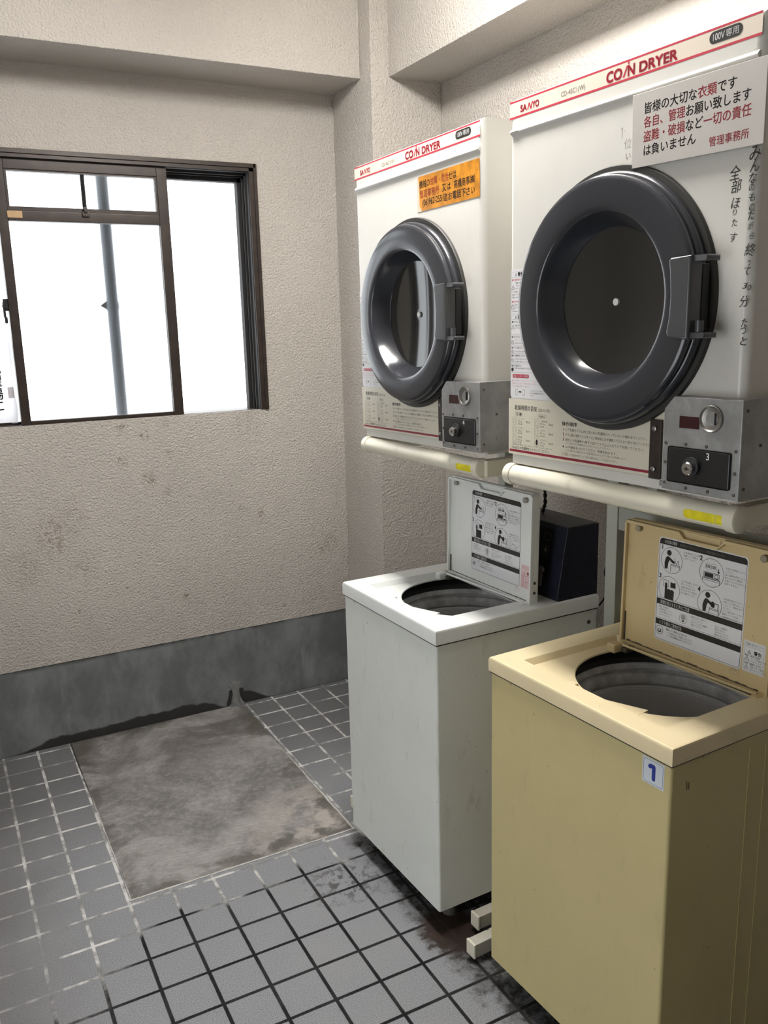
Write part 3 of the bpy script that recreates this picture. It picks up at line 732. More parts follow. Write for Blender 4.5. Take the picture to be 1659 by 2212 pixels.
    ops = [('1', 'ドアを開きドラム内に他の人の洗濯物が入っていないか確かめてください。', .0875, .0062, .103, M_INK), ('2', 'ドラム側の排気フィルターはご使用前に必ず掃除して元どおり取り付けてください。', .0772, .0062, .1125, M_INKDRED),
           ('3', '脱水した洗濯物を1枚ずつ広げてドラムに入れてドアを閉じてください。', .0665, .0062, .096, M_INKDRED), ('', '(ドアを閉じるとき衣類等がはさまらないようにしてください。)', .0605, .0044, .010, M_INKGREY),
           ('4', '100円硬貨を入れてください。乾燥を始めます。', .0515, .0062, .027, M_INK), ('', '(ドアを開ければ運転は止まり乾燥時間は止められます。閉じれば再運転します。)', .0452, .0044, .056, M_INKGREY)]
    for nm, tx, b, h, a1, mt in ops:
        if nm: L.text(nm, -.1255, b+.0006, .0058, mt, latin=True, bold=.02, layer=1, res=2)
        L.text(tx, -.1165, b, h, M_INK if h > .005 else M_INKGREY, a1=a1, layer=1, res=1)
    L.frame(-.1285, .0362, -.108, .0425, .0004, M_INKGREY, 0, 1); L.text('ご注意', -.1265, .0368, .0052, M_INKDRED, a1=-.110, layer=1, res=1)
    L.text('100円硬貨専用ですので他の硬貨は投入しても返却されません。', -.1055, .0366, .0048, M_INKGREY, a1=.032, layer=1, res=1)
    L.build('lettering', bs)
    # warning label beside the door
    V = Print(front(-.0001)); V.poly(V.rrect_pts(-.2965, .148, -.171, .425, .007), M_LABELW)
    vl = V.build('warning_label', root); vl['label'] = 'white warning label with small print'
    L = Print(front(-.0001))
    def sec(b0, b1): L.frame(-.2945, b0, -.200, b1, .0004, M_INKGREY, .003, 1)
    sec(.331, .4195); sec(.2045, .3285)
    L.line((-.2945, .4085), (-.20, .4085), .0004, M_INKGREY, 1); L.line((-.2945, .319), (-.20, .319), .0004, M_INKGREY, 1)
    def tri(a, b, s, mark):
        L.stroke([(a-s, b), (a+s, b), (a, b+s*1.75), (a-s, b)], .0006, M_INK, 1)
        L.rect(a-.0006, b+s*.35, a+.0006, b+s*1.05, M_INK, 1)
    def noent(a, b, r): L.ring(a, b, r, .0007, M_INK, 1); L.line((a-r*.7, b+r*.7), (a+r*.7, b-r*.7), .0007, M_INK, 1)
    tri(-.2795, .4115, .0028, 0); L.text('警告', -.2735, .4105, .0075, M_INK, bold=.03, layer=1, res=2)
    L.text('●分解修理はしない。', -.2935, .4005, .0046, M_INKRED, layer=1, res=1); tri(-.2885, .383, .0055, 0)
    for k, tx in enumerate(('感電・火災・けがを', 'するおそれがあり', 'ます。修理は販売店')): L.text(tx, -.281, .394-.0058*k, .0040, (M_INK, M_INKGREY, M_INKGREY)[k], layer=1, res=1)
    for k, tx in enumerate(('へご相談ください。点検・', '改造すると火災や感電の', '原因になります。')): L.text(tx, -.2925, .3755-.0058*k, .0040, M_INKGREY, layer=1, res=1)
    L.text('●火気を近づけない。', -.2935, .3545, .0046, M_INKRED, layer=1, res=1); noent(-.2892, .3455, .0052)
    for k, tx in enumerate(('爆発・火災の原因と', 'なります。油の付い')): L.text(tx, -.2815, .348-.0055*k, .0038, M_INKGREY, layer=1, res=1)
    L.text('た衣類は入れない。', -.2925, .3345, .0038, M_INKGREY, layer=1, res=1)
    tri(-.2795, .3215, .0028, 0); L.text('注意', -.2735, .3205, .0075, M_INK, bold=.03, layer=1, res=2)
    L.line((-.2945, .286), (-.2, .286), .0004, M_INKGREY, 1); L.line((-.2945, .2615), (-.2, .2615), .0004, M_INKGREY, 1); L.line((-.2945, .245), (-.2, .245), .0004, M_INKGREY, 1); L.line((-.2945, .223), (-.2, .223), .0004, M_INKGREY, 1)
    L.text('●やけどに注意。', -.2935, .3115, .0046, M_INK, layer=1, res=1); tri(-.2885, .2985, .0055, 0)
    for k, tx in enumerate(('運転中や終了直後は', 'ドアのガラスが熱く')): L.text(tx, -.2815, .304-.0055*k, .0038, M_INKGREY, layer=1, res=1)
    L.text('●水をかけない。', -.2935, .2790, .0046, M_INK, layer=1, res=1); noent(-.2898, .2695, .0042)
    L.text('ショート・感電の原因と', -.2825, .2725, .0038, M_INKGREY, layer=1, res=1); L.text('なるおそれがあります。', -.2825, .266, .0038, M_INKGREY, layer=1, res=1)
    L.text('●ドアに乗らない。', -.2935, .2555, .0046, M_INK, layer=1, res=1); noent(-.2898, .2495, .0034); L.text('けがや変形の原因になります。', -.2825, .248, .0038, M_INKGREY, layer=1, res=1)
    L.text('●人や動物を入れない。', -.2935, .2385, .0046, M_INK, layer=1, res=1); noent(-.2898, .2305, .0040); L.text('けがをするおそれがあります。', -.2825, .2315, .0038, M_INKGREY, layer=1, res=1); L.text('お子様に注意してください。', -.2825, .2255, .0038, M_INKGREY, layer=1, res=1)
    L.text('●必ず確認する。', -.2935, .2165, .0046, M_INK, layer=1, res=1); L.disc(-.2898, .2105, .0042, M_INK, 1); L.text('衣類の表示を確かめてから使用してください。', -.2825, .2115, .0038, M_INKGREY, layer=1, res=1)
    L.rrect(-.2895, .1925, -.2345, .2005, .003, M_INKRED, 1); L.text('排気フィルターの掃除', -.2865, .1938, .0056, M_INKWHITE, a1=-.2375, bold=.01, layer=2, res=2)
    for k, tx in enumerate(('●ドラム奥のフィルターカバーのつまみを持って', '手前に外してほこりを取り除き、水で洗ってから', '元どおり取り付けてください。')): L.text(tx, -.2925, .1845-.0062*k, .0042, M_INKPINK, layer=1, res=1)
    L.frame(-.279, .1545, -.273, .1685, .0006, M_INKGREY, .002, 1); L.frame(-.254, .1545, -.248, .1675, .0006, M_INKGREY, .002, 1)
    L.poly([(-.268, .1605), (-.263, .1605), (-.263, .159), (-.259, .162), (-.263, .165), (-.263, .1635), (-.268, .1635)], M_INK, 1)
    for k, tx in enumerate(('フィルターについた糸くずを', 'ブラシや掃除機で取り除いて', 'ください。')): L.text(tx, -.232, .164-.0052*k, .0036, M_INKGREY, layer=1, res=1)
    L.build('lettering', vl)
    # porthole door
    cz = .345
    door = empty('porthole_door', (0, 0, 0)); door.parent = root
    MB().lathe([(.002, .2442), (-.005, .2442), (-.008, .2425), (-.008, .2)], (0, cz), 'x', 128).build('door_seal', M_GASKET, door, 60)
    prof = [(-.004, .2270), (-.006, .2305), (-.011, .2328), (-.016, .2330), (-.0205, .2318), (-.0232, .2290), (-.0240, .2262), (-.0248, .2240), (-.0262, .2238), (-.0275, .2258), (-.0330, .2268), (-.0375, .2252), (-.0402, .2215), (-.0414, .2160), (-.0422, .2000),
            (-.0424, .1850), (-.0420, .1720), (-.0408, .1660), (-.0385, .1625), (-.0345, .1602), (-.0280, .1575), (-.0160, .1525), (-.0040, .1458), (.0030, .1405), (.0060, .1385), (.0072, .1372), (.0100, .1372)]
    MB().lathe(prof, (0, cz), 'x', 128).build('door_ring', M_RING, door, 32)
    gp = [(.0085+.009*(1-(r/.1372)**2), r) for r in [.1372*k/14 for k in range(14, 0, -1)]]
    MB().lathe(gp, (0, cz), 'x', 96, cap1=True).build('door_glass', M_GLASS, door, 60)
    MB().cyl((.013, .0, cz), (.0195, 0, cz), .0068, 24).build('glass_reflection_dot', M_DOT, door)  # white disc stands for a reflection at the centre of the glass
    hb = MB()
    hb.prism([(-.2385, .4110), (-.1960, .4095), (-.1915, .405), (-.1945, .385), (-.1975, .345), (-.1955, .310), (-.1915, .288), (-.1935, .2800), (-.2005, .2765), (-.2375, .2752)], 'x', -.066, -.034, .005)
    for z0, z1 in ((.3985, .4110), (.2752, .2875)):
        hb.prism([(-.026, z0+.002), (-.060, z0+.002), (-.058, z1-.001), (-.026, z1-.001)], 'y', -.266, -.234, .004)
    hb.box(-.050, -.030, -.2345, -.2000, .284, .402, .003, 2)
    hb.cyl((-.048, -.247, .2875), (-.048, -.247, .306), .007, 16)
    hb.build('door_handle', M_HANDLE, door)
    MB().box(-.0300, -.0120, -.2345, -.2180, .290, .398, .002, 2).build('handle_recess', M_DARKGAP, door)
    # coin box wrapped round the lower right corner
    cb = MB()
    cb.prism([(-.1655, .0105), (-.1655, .1545), (-.1865, .1775), (-.3265, .1775), (-.3265, .0105)], 'x', -.030, .15, .0022)
    cbo = cb.build('coin_box', M_STEEL, root); cbo['label'] = 'bare steel coin box'
    MB().box(-.0335, -.029, -.3105, -.1795, .0262, .0900, .004, 3).build('lock_plate', M_BLACK, cbo)
    lkp = MB().lathe([(-.033, .0165), (-.0395, .0165), (-.0400, .0125)], (-.2345, .059), 'x', 28, cap1=True); lkp.build('lock_collar', M_DARKGAP, cbo)
    MB().lathe([(-.034, .0115), (-.0470, .0115), (-.0490, .0098), (-.0492, .001)], (-.2345, .0565), 'x', 28, cap1=True).build('lock_cylinder', M_CHROME, cbo)
    Print(front(-.0493)).disc(-(-.2345), .0565, .0032, M_INK).rect(.2325, .0552, .2405, .0572, M_INK, 1).build('keyhole', cbo)
    Print(front(-.0335)).text(number, .2612, .0735, .0120, M_INKWHITE, latin=True, layer=1).build('box_number', cbo)
    MB().box(-.0306, -.028, -.2425, -.2005, .1235, .1442).build('display_window', M_REDWIN, cbo)
    cp = MB().lathe([(-.029, .0235), (-.0335, .0232), (-.0345, .0218), (-.0335, .0205), (-.0315, .0190), (-.0300, .012), (-.0296, .001)], (-.2670, .1435), 'x', 40, cap1=True); cp.build('coin_slot_dish', M_SCREW, cbo)
    MB().box(-.0325, -.0295, -.2758, -.2735, .1335, .1530).build('coin_slot', M_DARKGAP, cbo)
    for (y, z) in [(-.1725, .0945), (-.1725, .0600), (-.1725, .0230), (-.2160, .0955), (-.2590, .0955), (-.3175, .0935), (-.3175, .0560), (-.3175, .0200), (-.2200, .0185), (-.2660, .0185)]:
        MB().lathe([(-.0295, .0032), (-.0312, .0028), (-.0318, .0012)], (y, z), 'x', 12, cap1=True).build('rivet', M_RIVET, cbo)
    for (x, z) in [(-.018, .160), (-.018, .030), (.02, .100)]:
        MB().lathe([(-.3262, .0030), (-.3280, .0026), (-.3285, .001)], (x, z), 'y', 12, cap1=True).build('rivet', M_RIVET, cbo)
    bp = MB().box(-.0060, .0, -.1395, -.1130, .0195, .1300, .0012, 2).build('hinge_plate', M_BROWN, root)
    for z in (.1135, .0385):
        MB().lathe([(-.0055, .0052), (-.0095, .0046), (-.0105, .002)], (-.1260, z), 'x', 16, cap1=True).build('bolt', M_SCREW, bp)
    MB().box(-.012, -.001, -.170, -.145, .0105, .020).build('bracket_foot', M_STEEL, root)
    return root

NEAR_D = ((1.175, 1.28195, 1.3265), 0.0552, -0.0042)
FAR_D = ((1.1688, 2.0172, 1.3196), 0.0392, -0.0138)
dn = make_dryer(*NEAR_D, '3', 'large cream coin dryer with an ivory notice plate and handwriting, above the yellow washer', True)
df = make_dryer(*FAR_D, '4', 'cream coin dryer with an orange sticker, above the white washer by the corner column', False)

# notice plate and handwriting on the near dryer
npb = MB().prism([(-.0415, .7000), (-.3105, .6975), (-.3110, .5715), (-.0445, .5775)], 'x', -.0095, -.0065, .0006)
npl = npb.build('notice_plate', M_PLATE, dn); npl.location = (0, -.0075, -.002); npl['label'] = 'ivory plastic notice plate with black and red lettering'
MB().box(-.0066, -.001, -.29, -.06, .60, .69).build('plate_mount', M_PLATE, npl)
L = Print(front(-.0095))
K, Rr = M_INK, M_INKBRICK
M_INKROSE = simple('rose_red_ink', (0.40, 0.055, 0.065), 0.4)
Rr = M_INKROSE
L.segs([('皆様の大切な', K), ('衣類', Rr), ('です', K)], .0680, .2585, .6635, .0185, .012)
L.segs([('各自、管理', Rr), ('お願い致します', K)], .0690, .2855, .6405, .0185, .012)
L.segs([('盗難・破損', Rr), ('など', K), ('一切の責任', Rr)], .0690, .2870, .6172, .0185, .012)
L.segs([('は負いません', K)], .0690, .1835, .5945, .0182, .012)
L.segs([('管理事務所', Rr)], .2090, .2850, .5845, .0150, .008)
L.build('lettering', npl)
HWp = Print(front(-.0002))
for ch, a, b, w in [('み',.301,.559,.0285),('ん',.301,.541,.0237),('な',.299,.523,.0206),('の',.298,.509,.0142),('も',.299,.495,.0158),('の',.300,.479,.0142),('だ',.301,.467,.0190),('が',.300,.451,.0142),('ら',.303,.436,.0127),('終',.300,.415,.0269),('っ',.301,.394,.0079),('て',.298,.382,.0158),('3',.295,.359,.0111),('0',.304,.356,.0095),('分',.296,.334,.0237),('た',.299,.300,.0174),('つ',.298,.287,.0142),('と',.299,.271,.0174),('全',.266,.536,.0285),('部',.270,.515,.0269),('ほ',.269,.490,.0222),('り',.269,.475,.0111),('た',.270,.459,.0158),('す',.269,.437,.0190)]:
    w *= .72; a -= .002
    hh = max(w*1.05, .009)
    HWp.text(ch, a-w/2, b-hh/2, hh, M_INK, a1=a+w/2, shear=.16, rot=random.uniform(-.1, .1), vfit=True)
ho = HWp.build('handwriting', dn); ho['label'] = 'black marker handwriting in vertical lines'
HWp = Print(front(-.0002))
HWp.stroke([(.0135, .650), (.0185, .652), (.0165, .636)], .0007, M_INKGREY); HWp.disc(.0235, .6455, .0008, M_INKGREY)
HWp.text('位', .0215, .614, .018, M_INKGREY, bold=-.02, shear=.1); HWp.text('い', .0260, .595, .0135, M_INKGREY, bold=-.005)
ho = HWp.build('faint_handwriting', dn); ho['label'] = 'faint grey worn handwriting'
sm = MB().box(-.0062, -.0056, .270, .292, .7005, .7035); sm.build('scuff_mark', M_INKGREY, dn)
# orange sticker on the far dryer
osb = Print(front(-.0008)); osb.rect(.0290, .5995, .2960, .6840, M_ORANGEBK)
osb.poly([(.0395, .6125), (.0450, .6065), (.0510, .5998), (.2960, .5998), (.2960, .6838), (.0360, .6838), (.0385, .650)], M_ORANGE, 1)
ob = osb.build('orange_sticker', df); ob['label'] = 'orange sticker with black and red lettering'
L = Print(front(-.0008)); Rb = M_INKBRICK
L.segs([('機械の', K), ('故障・問合', Rb), ('せは', K)], .0400, .2040, .6560, .0195, .012, 2)
L.segs([('管理事務所', Rb), ('又は', K)], .0420, .1250, .6325, .0190, .010, 2); 
L.v, L.f, L.mi = [], [], []
L.segs([('機械の', K), ('故障・問合', Rb), ('せは', K)], .0400, .2040, .6550, .0195, .012, 2)
L.segs([('管理事務所', Rb)], .0410, .1300, .6315, .0190, .010, 2)
L.segs([('又は', K)], .1420, .1800, .6325, .0185, .014, 2)
L.segs([('高橋商事', K)], .1920, .2580, .6325, .0190, .012, 2); L.segs([('㈱', K)], .2580, .2780, .6325, .0190, .012, 2)
L.text('(06)962-2551', .0530, .6120, .0150, K, a1=.1470, latin=True, bold=.012, layer=2)
L.segs([('迄お電話下さい', K)], .1480, .2780, .6090, .0190, .012, 2)
L.build('lettering', ob)
# red sticker on the side of the far dryer
sd = Print(lambda a, b, l=0: (a, -.3046-.0004*(l+1), b))
sd.rrect(.128, .505, .170, .560, .006, M_INKRED); sd.text('禁', .1385, .510, .014, M_INKWHITE, layer=1); sd.text('止', .1385, .527, .014, M_INKWHITE, layer=1)
sd.frame(.127, .470, .17, .492, .0008, M_INKGREY, .004, 0); sd.line((.127, .481), (.17, .481), .0008, M_INKGREY)
so_ = sd.build('side_sticker', df); so_['label'] = 'red sticker on the side panel'

# ------------------------------------------------------------------ dryer stands
def make_stand(loc, yaw, label, yfar, ynear, px, ypost, yl):
    r = empty('dryer_stand', (loc[0], loc[1], 0), (0, 0, yaw)); tag(r, label, 'dryer stand', 'dryer stands')
    zt = loc[2]-(.0265 if near_foot(label) else .0300)
    yr = -.292 if near_foot(label) else -.276
    tb = MB().lathe([(yr, .0220), (yl-.02, .0220)], (.0035, zt), 'y', 40, True, True).build('front_bumper_tube', M_STAND, r)
    for e, s in ((yr, -1), (yl-.02, 1)):
        pr = [(e-s*.002, .0222), (e-s*.002, .0242), (e+s*.012, .0250), (e+s*.0185, .0240), (e+s*.0212, .020), (e+s*.022, .002)]
        MB().lathe(pr, (.0035, zt), 'y', 40, cap1=True).build('end_cap', M_STAND, tb)
    yst = Print(lambda a, b, l=0: (.0035-.0223*math.cos(b), -a, zt+.0223*math.sin(b)))
    for k in range(8):
        b0, b1 = -.52+.10*k, -.52+.10*(k+1)
        cut = .004 if k in (0, 7) else 0
        yst.rect(.208+cut, b0, .275-cut*0, b1, M_YSTICK); yst.rect(.276, b0, .296-cut, b1, M_YSTICK)
    ys = yst.build('yellow_sticker', tb); ys['label'] = 'yellow strip sticker'
    for s in (-1, 1):
        MB().box(.004, max(.44, px+.04), min(s*.282, s*.309), max(s*.282, s*.309), zt-.022, zt+.021, .004, 2).build('side_arm', M_STAND, r)
    for y in (ynear, yfar):
        yp = ypost if y == yfar else ynear
        MB().box(px, px+.038, yp-.019, yp+.019, .02, zt-.02, .003, 2).build('post', M_POST, r)
        fx = -.075 if near_foot(label) else -.03
        ft_ = MB().box(fx+.004, max(.44, px+.04), y-.0165, y+.0165, .020, .060, .0025, 2).build('foot_rail', M_FOOT, r)
        MB().box(fx-.002, fx+.006, y-.0178, y+.0178, .0185, .0615, .003, 2).build('end_cap', M_STAND, ft_)
        MB().cyl((fx+.06, y, 0), (fx+.06, y, .021), .012, 16).build('leveller', M_GASKET, ft_)
        MB().cyl((.40, y, 0), (.40, y, .021), .012, 16).build('leveller', M_GASKET, ft_)
    MB().box(px+.005, px+.033, ynear, ypost, zt-.185, zt-.125, .002, 2).build('cross_bar', M_POST, r)
    return r
def near_foot(l): return 'yellow washer' in l
make_stand(NEAR_D[0], NEAR_D[1], 'ivory dryer stand straddling the yellow washer, its bumper tube in front', .354, -.345, .350, .317, .303)
make_stand(FAR_D[0], FAR_D[1], 'ivory dryer stand straddling the white washer, its bumper tube nearer the corner', .405, -.300, .585, .38, .288)

# ------------------------------------------------------------------ washing machines
def lid_label(L, red):
    """the instruction sheet in the lid: (0,0) bottom left, about .23 wide and .238 high"""
    Wd, Hh = .228, .238
    K = M_INK
    L.frame(0, 0, Wd, Hh, .0009, K, .008, 1)
    L.poly(L.rrect_pts(0, Hh-.0135, Wd, Hh, .008, 6, (0, 0, 1, 1)), K, 1)
    L.text('お洗濯の順序', .013, Hh-.0105, .0085, M_INKWHITE, a1=.048, bold=.01, layer=2, res=2)
    L.text('●洗濯物は入れすぎないようにしてください。 ●洗剤は適量を入れてください。', .056, Hh-.0098, .0065, M_INKGREY, a1=.175, layer=2, res=1)
    for b in (.083, .0345): L.rect(0, b, Wd, b+.0135, K, 1)
    L.line((0, .0995), (Wd, .0995), .0006, K, 1); L.line((0, .0505), (Wd, .0505), .0006, K, 1)
    L.text('硬貨を投入するときのご注意', .011, .0850, .0092, M_INKWHITE, a1=.092, bold=.014, layer=2, res=2)
    L.text('ソフト剤のご使用方法', .011, .0365, .0092, M_INKWHITE, a1=.074, bold=.014, layer=2, res=2)
    C = {1: (.035, .191), 2: (.143, .188), 3: (.033, .1235), 4: (.143, .118)}
    for k, (a, b) in C.items():
        rx = .030 if k in (1, 3) else .0315
        L.ring(a, b, rx, .0009, K, 1)
        L.text(str(k), a-rx-.001, b+.022, .0105, K, latin=True, bold=.025, layer=1)
    def person(a, b):
        L.disc(a-.0075, b+.0165, .0065, K, 1)
        L.poly([(a-.0185, b-.0215), (a-.0195, b-.008), (a-.0165, b+.003), (a-.0125, b+.0085), (a-.0075, b+.0080), (a+.004, b+.001), (a+.010, b-.001), (a+.0090, b-.0055), (a+.002, b-.0050), (a-.0055, b+.000), (a-.0085, b-.006), (a-.0105, b-.0215)], K, 1)
    a, b = C[1]; person(a, b)
    L.stroke([(a-.002, b-.0255), (a-.001, b-.0085), (a+.023, b-.0085), (a+.0225, b-.016)], .0012, K, 1); L.line((a-.001, b-.0115), (a+.023, b-.0115), .0009, K, 1)
    L.stroke([(a+.008, b+.007), (a+.0135, b-.007), (a+.0175, b+.002), (a+.0205, b+.0025), (a+.0195, b-.008)], .0010, K, 1)
    a, b = C[4]; person(a+.002, b+.003)
    L.poly([(a+.003, b+.0045), (a+.0075, b+.0085), (a+.013, b+.0065), (a+.0145, b-.002), (a+.011, b-.006), (a+.005, b-.0045)], K, 1)
    L.stroke([(a+.000, b-.0245), (a+.001, b-.0075), (a+.0245, b-.0085), (a+.024, b-.0165)], .0012, K, 1); L.line((a+.001, b-.0105), (a+.0245, b-.0115), .0009, K, 1)
    L.stroke([(a+.014, b+.0045), (a+.0225, b+.0045), (a+.0225, b-.008)], .0016, K, 1)
    a, b = C[2]
    for da, tx, r in ((-.0105, '50', .0075), (.0045, '100', .0080)): L.ring(a+da, b+.0125, r, .0005, K, 1); L.text(tx, a+da-.0055, b+.0095, .0065, K, a1=a+da+.0055, latin=True, bold=.02, layer=1, res=2)
    L.poly([(a+.0165, b+.012), (a+.0185, b+.012), (a+.0185, b+.006), (a+.0215, b+.0065), (a+.0175, b+.0005), (a+.0135, b+.0065), (a+.0165, b+.006)], K, 1)
    L.frame(a-.020, b-.012, a+.0205, b+.0005, .0011, K, 0, 1); L.rect(a-.0175, b-.0105, a+.005, b-.0015, K, 1); L.frame(a+.0085, b-.0115, a+.017, b-.0015, .0012, K, 0, 1); L.rect(a+.0085, b-.0120, a+.017, b-.0095, K, 1)
    L.rect(a-.0225, b-.0145, a+.0225, b-.0130, K, 1); L.rect(a-.0225, b-.0180, a+.0225, b-.0172, K, 1); L.rect(a-.0225, b-.020, a-.0213, b-.013, K, 1); L.rect(a+.0213, b-.0235, a+.0225, b-.013, K, 1)
    a, b = C[3]
    L.frame(a-.017, b+.004, a-.002, b+.020, .0009, K, 0, 1)
    L.poly([(a-.012, b-.024), (a-.0125, b+.011), (a-.0105, b+.014), (a-.0075, b+.014), (a-.006, b+.011), (a-.0055, b+.0), (a-.003, b-.001), (a+.000, b+.001), (a+.004, b-.0015), (a+.008, b+.0005), (a+.0125, b-.0015), (a+.014, b-.004), (a+.0135, b-.024)], K, 1)
    L.poly([(a+.003, b+.005), (a+.003, b+.018), (a+.0105, b+.0165), (a+.017, b+.0185), (a+.018, b+.005)], K, 1)
    G = M_INKGREY
    def par(a0, b1, lines, h=.0046, p=.0066):
        for i, tx in enumerate(lines): L.text(tx, a0, b1-h-i*p, h, G, layer=1, res=1)
    par(.0665, .2195, ['①洗濯物を入れ水栓を', '全開にして洗剤を', '入れてください。'])
    par(.1770, .2085, ['②所定の硬貨を入れて', 'ください。', '投入金額を表示します。', '投入口にない硬貨は', 'お使いいただけません。', '返却できません。'])
    par(.0650, .1535, ['③水位を選んでボタンを', '押してください。', '洗濯が始まります。', '洗いからすすぎ脱水', 'まで自動でします。'])
    par(.1765, .1420, ['④洗濯が終わりブザー', 'が鳴ったら取り出して', 'ください。電源を切り', 'ください。', 'ソフト剤を使うときは', '専用のソフト剤投入', '口を使ってください。'])
    par(.0085, .0800, ['使える硬貨は', '百円硬貨だけです。', 'ぬれた硬貨は入れ', 'ないでください。'], .0042, .0062)
    L.ring(.0770, .0660, .0110, .0006, K, 1); L.disc(.0770, .0690, .0062, M_INKFAINT, 1); L.poly([(.073, .057), (.077, .064), (.082, .0575), (.078, .0595)], K, 1)
    par(.0985, .0795, ['硬貨は必ず一枚ずつ', '入れてください。', '続けて入れると故障の', '原因になります。'], .0042, .0062)
    par(.1610, .0760, ['投入した硬貨は', '返却しません。', 'まちがえて入れた', '場合も返せません。'], .0042, .0062)
    L.ring(.0125, .0215, .0105, .0009, K, 1); L.poly([(.006, .020), (.011, .025), (.017, .023), (.018, .018), (.012, .0145)], K, 1); L.poly([(.009, .0215), (.0125, .0245), (.0155, .0205), (.012, .018)], M_LIDLAB, 2)
    L.text('自動ソフト剤投入口の使い方', .031, .0255, .0055, K, a1=.090, layer=1, res=1)
    L.text('・ソフト剤は投入口に、表示量だけ入れてください。', .033, .0185, .0046, G, a1=.106, layer=1, res=1); L.text('・ソフト剤は運転前に必ず入れてください。', .033, .0120, .0046, K, a1=.106, layer=1, res=1)

def make_washer(loc, yaw, w, zb, zt, cov, mats, label, yellow):
    body, top, lidm, bump = mats
    r = empty('washing_machine', loc, (0, 0, yaw)); tag(r, label, 'washing machine', 'coin washing machines')
    HW, DP = w/2, .548
    zc = zt-cov
    cb_ = MB()
    o_ = Print(None).rrect_pts(.004, -HW+.004, DP, HW-.004, .006, 4); i_ = Print(None).rrect_pts(.016, -HW+.016, DP-.012, HW-.016, .004, 4)
    ov = [[cb_.b.verts.new((x, y, z)) for x, y in o_] for z in (zb, zc-.0015)]; iv = [[cb_.b.verts.new((x, y, z)) for x, y in i_] for z in (zb, zc-.0015)]
    nn = len(o_)
    for i in range(nn):
        j = (i+1) % nn
        cb_.b.faces.new((ov[0][i], ov[0][j], ov[1][j], ov[1][i])); cb_.b.faces.new((iv[0][j], iv[0][i], iv[1][i], iv[1][j]))
        cb_.b.faces.new((ov[1][i], ov[1][j], iv[1][j], iv[1][i])); cb_.b.faces.new((ov[0][j], ov[0][i], iv[0][i], iv[0][j]))
    bmesh.ops.recalc_face_normals(cb_.b, faces=cb_.b.faces)
    cab = cb_.build('cabinet', body, r)
    sg = MB()
    for x in (.225, .275): sg.box(x, x+.0010, -HW+.0025, -HW+.006, zb+.03, zc-.03)
    if yellow: sg.build('side_seam', body, cab)
    else: sg.b.free()
    # top cover: rim with a sunk well and a round mouth
    rx0, rx1, ry = .052, .345, (.206 if yellow else .186)
    wz = zt-.015
    tb = bmesh.new()
    outer = Print(None).rrect_pts(0, -HW, DP, HW, .012, 5)
    NS = 96
    cx, cr = .254, (.187 if yellow else .183)
    cyo = -.020
    def along(rad, x0, y0, x1, y1):
        """point where the ray at angle rad from the centre meets the rectangle"""
        dx, dy = math.cos(rad), math.sin(rad); ts = []
        if dx > 1e-9: ts.append((x1-cx)/dx)
        if dx < -1e-9: ts.append((x0-cx)/dx)
        if dy > 1e-9: ts.append((y1-cyo)/dy)
        if dy < -1e-9: ts.append((y0-cyo)/dy)
        t = min(ts); return (cx+t*dx, cyo+t*dy)
    corners = lambda x0, y0, x1, y1: sorted([math.atan2(y-cyo, x-cx) % (2*math.pi) for x in (x0, x1) for y in (y0, y1)])
    A = sorted(set([2*math.pi*i/NS for i in range(NS)] + corners(0, -HW, DP, HW) + corners(rx0, -ry, rx1, ry)))
    def ring(fn, z): return [tb.verts.new((*fn(a), z(a) if callable(z) else z)) for a in A]
    e = .007
    r0 = ring(lambda a: along(a, 0, -HW, DP, HW), zc)
    r1 = ring(lambda a: along(a, 0, -HW, DP, HW), zt-e)
    r1b = ring(lambda a: along(a, e*.3, -HW+e*.3, DP-e*.3, HW-e*.3), zt-e*.3)
    r2 = ring(lambda a: along(a, e, -HW+e, DP-e, HW-e), zt)
    r3 = ring(lambda a: along(a, rx0, -ry, rx1, ry), zt)
    r3b = ring(lambda a: along(a, rx0+.002, -ry+.002, rx1-.002, ry-.002), zt-.003)
    r4 = ring(lambda a: along(a, rx0+.010, -ry+.008, rx1-.0025, ry-.008), wz)
    def mouth(a, k=0.0):
        dx, dy = math.cos(a), math.sin(a); rr = cr-k
        t = rr
        x, y = cx+t*dx, cyo+t*dy
        x = min(x, rx1-.0045-k); x = max(x, rx0+.016+k)
        lim = ry-.012-k
        y = max(min(y, lim), -lim)
        return (x, y)
    r5 = ring(lambda a: mouth(a), wz); r6 = ring(lambda a: mouth(a, .0015), wz-.002); r7 = ring(lambda a: mouth(a, .001), wz-.005)
    R = [r0, r1, r1b, r2, r3, r3b, r4, r5, r6, r7]; n = len(A)
    for p, q in zip(R[:-1], R[1:]):
        for i in range(n):
            f = (p[i], p[(i+1) % n], q[(i+1) % n], q[i])
            try: tb.faces.new(f)
            except ValueError: pass
    bmesh.ops.recalc_face_normals(tb, faces=tb.faces)
    mb = MB(); mb.b.free(); mb.b = tb
    # finger tab at the front of the mouth and latch nib in the rim
    cov_o = mb.build('top_cover', top, r, 40)
    MB().box(rx0-.006, rx0+.014, .040, .060, wz-.002, zt-.0005, .003, 2).build('lid_stop', top, cov_o)
    MB().prism([(rx0+.014, -.024), (rx0+.014, -.120), (rx0+.058, -.112), (rx0+.026, -.036), (rx0+.022, -.026)], 'z', wz-.008, wz+.0004).build('finger_tab', top, cov_o)
    # tub and drum
    C_ = (cx, cyo)
    MB().lathe([(wz-.0055, .232), (wz-.018, .222), (wz-.031, .206), (wz-.0445, .2045)], C_, 'z', 96).build('tub_seal', M_TUBDARK, r, 40)
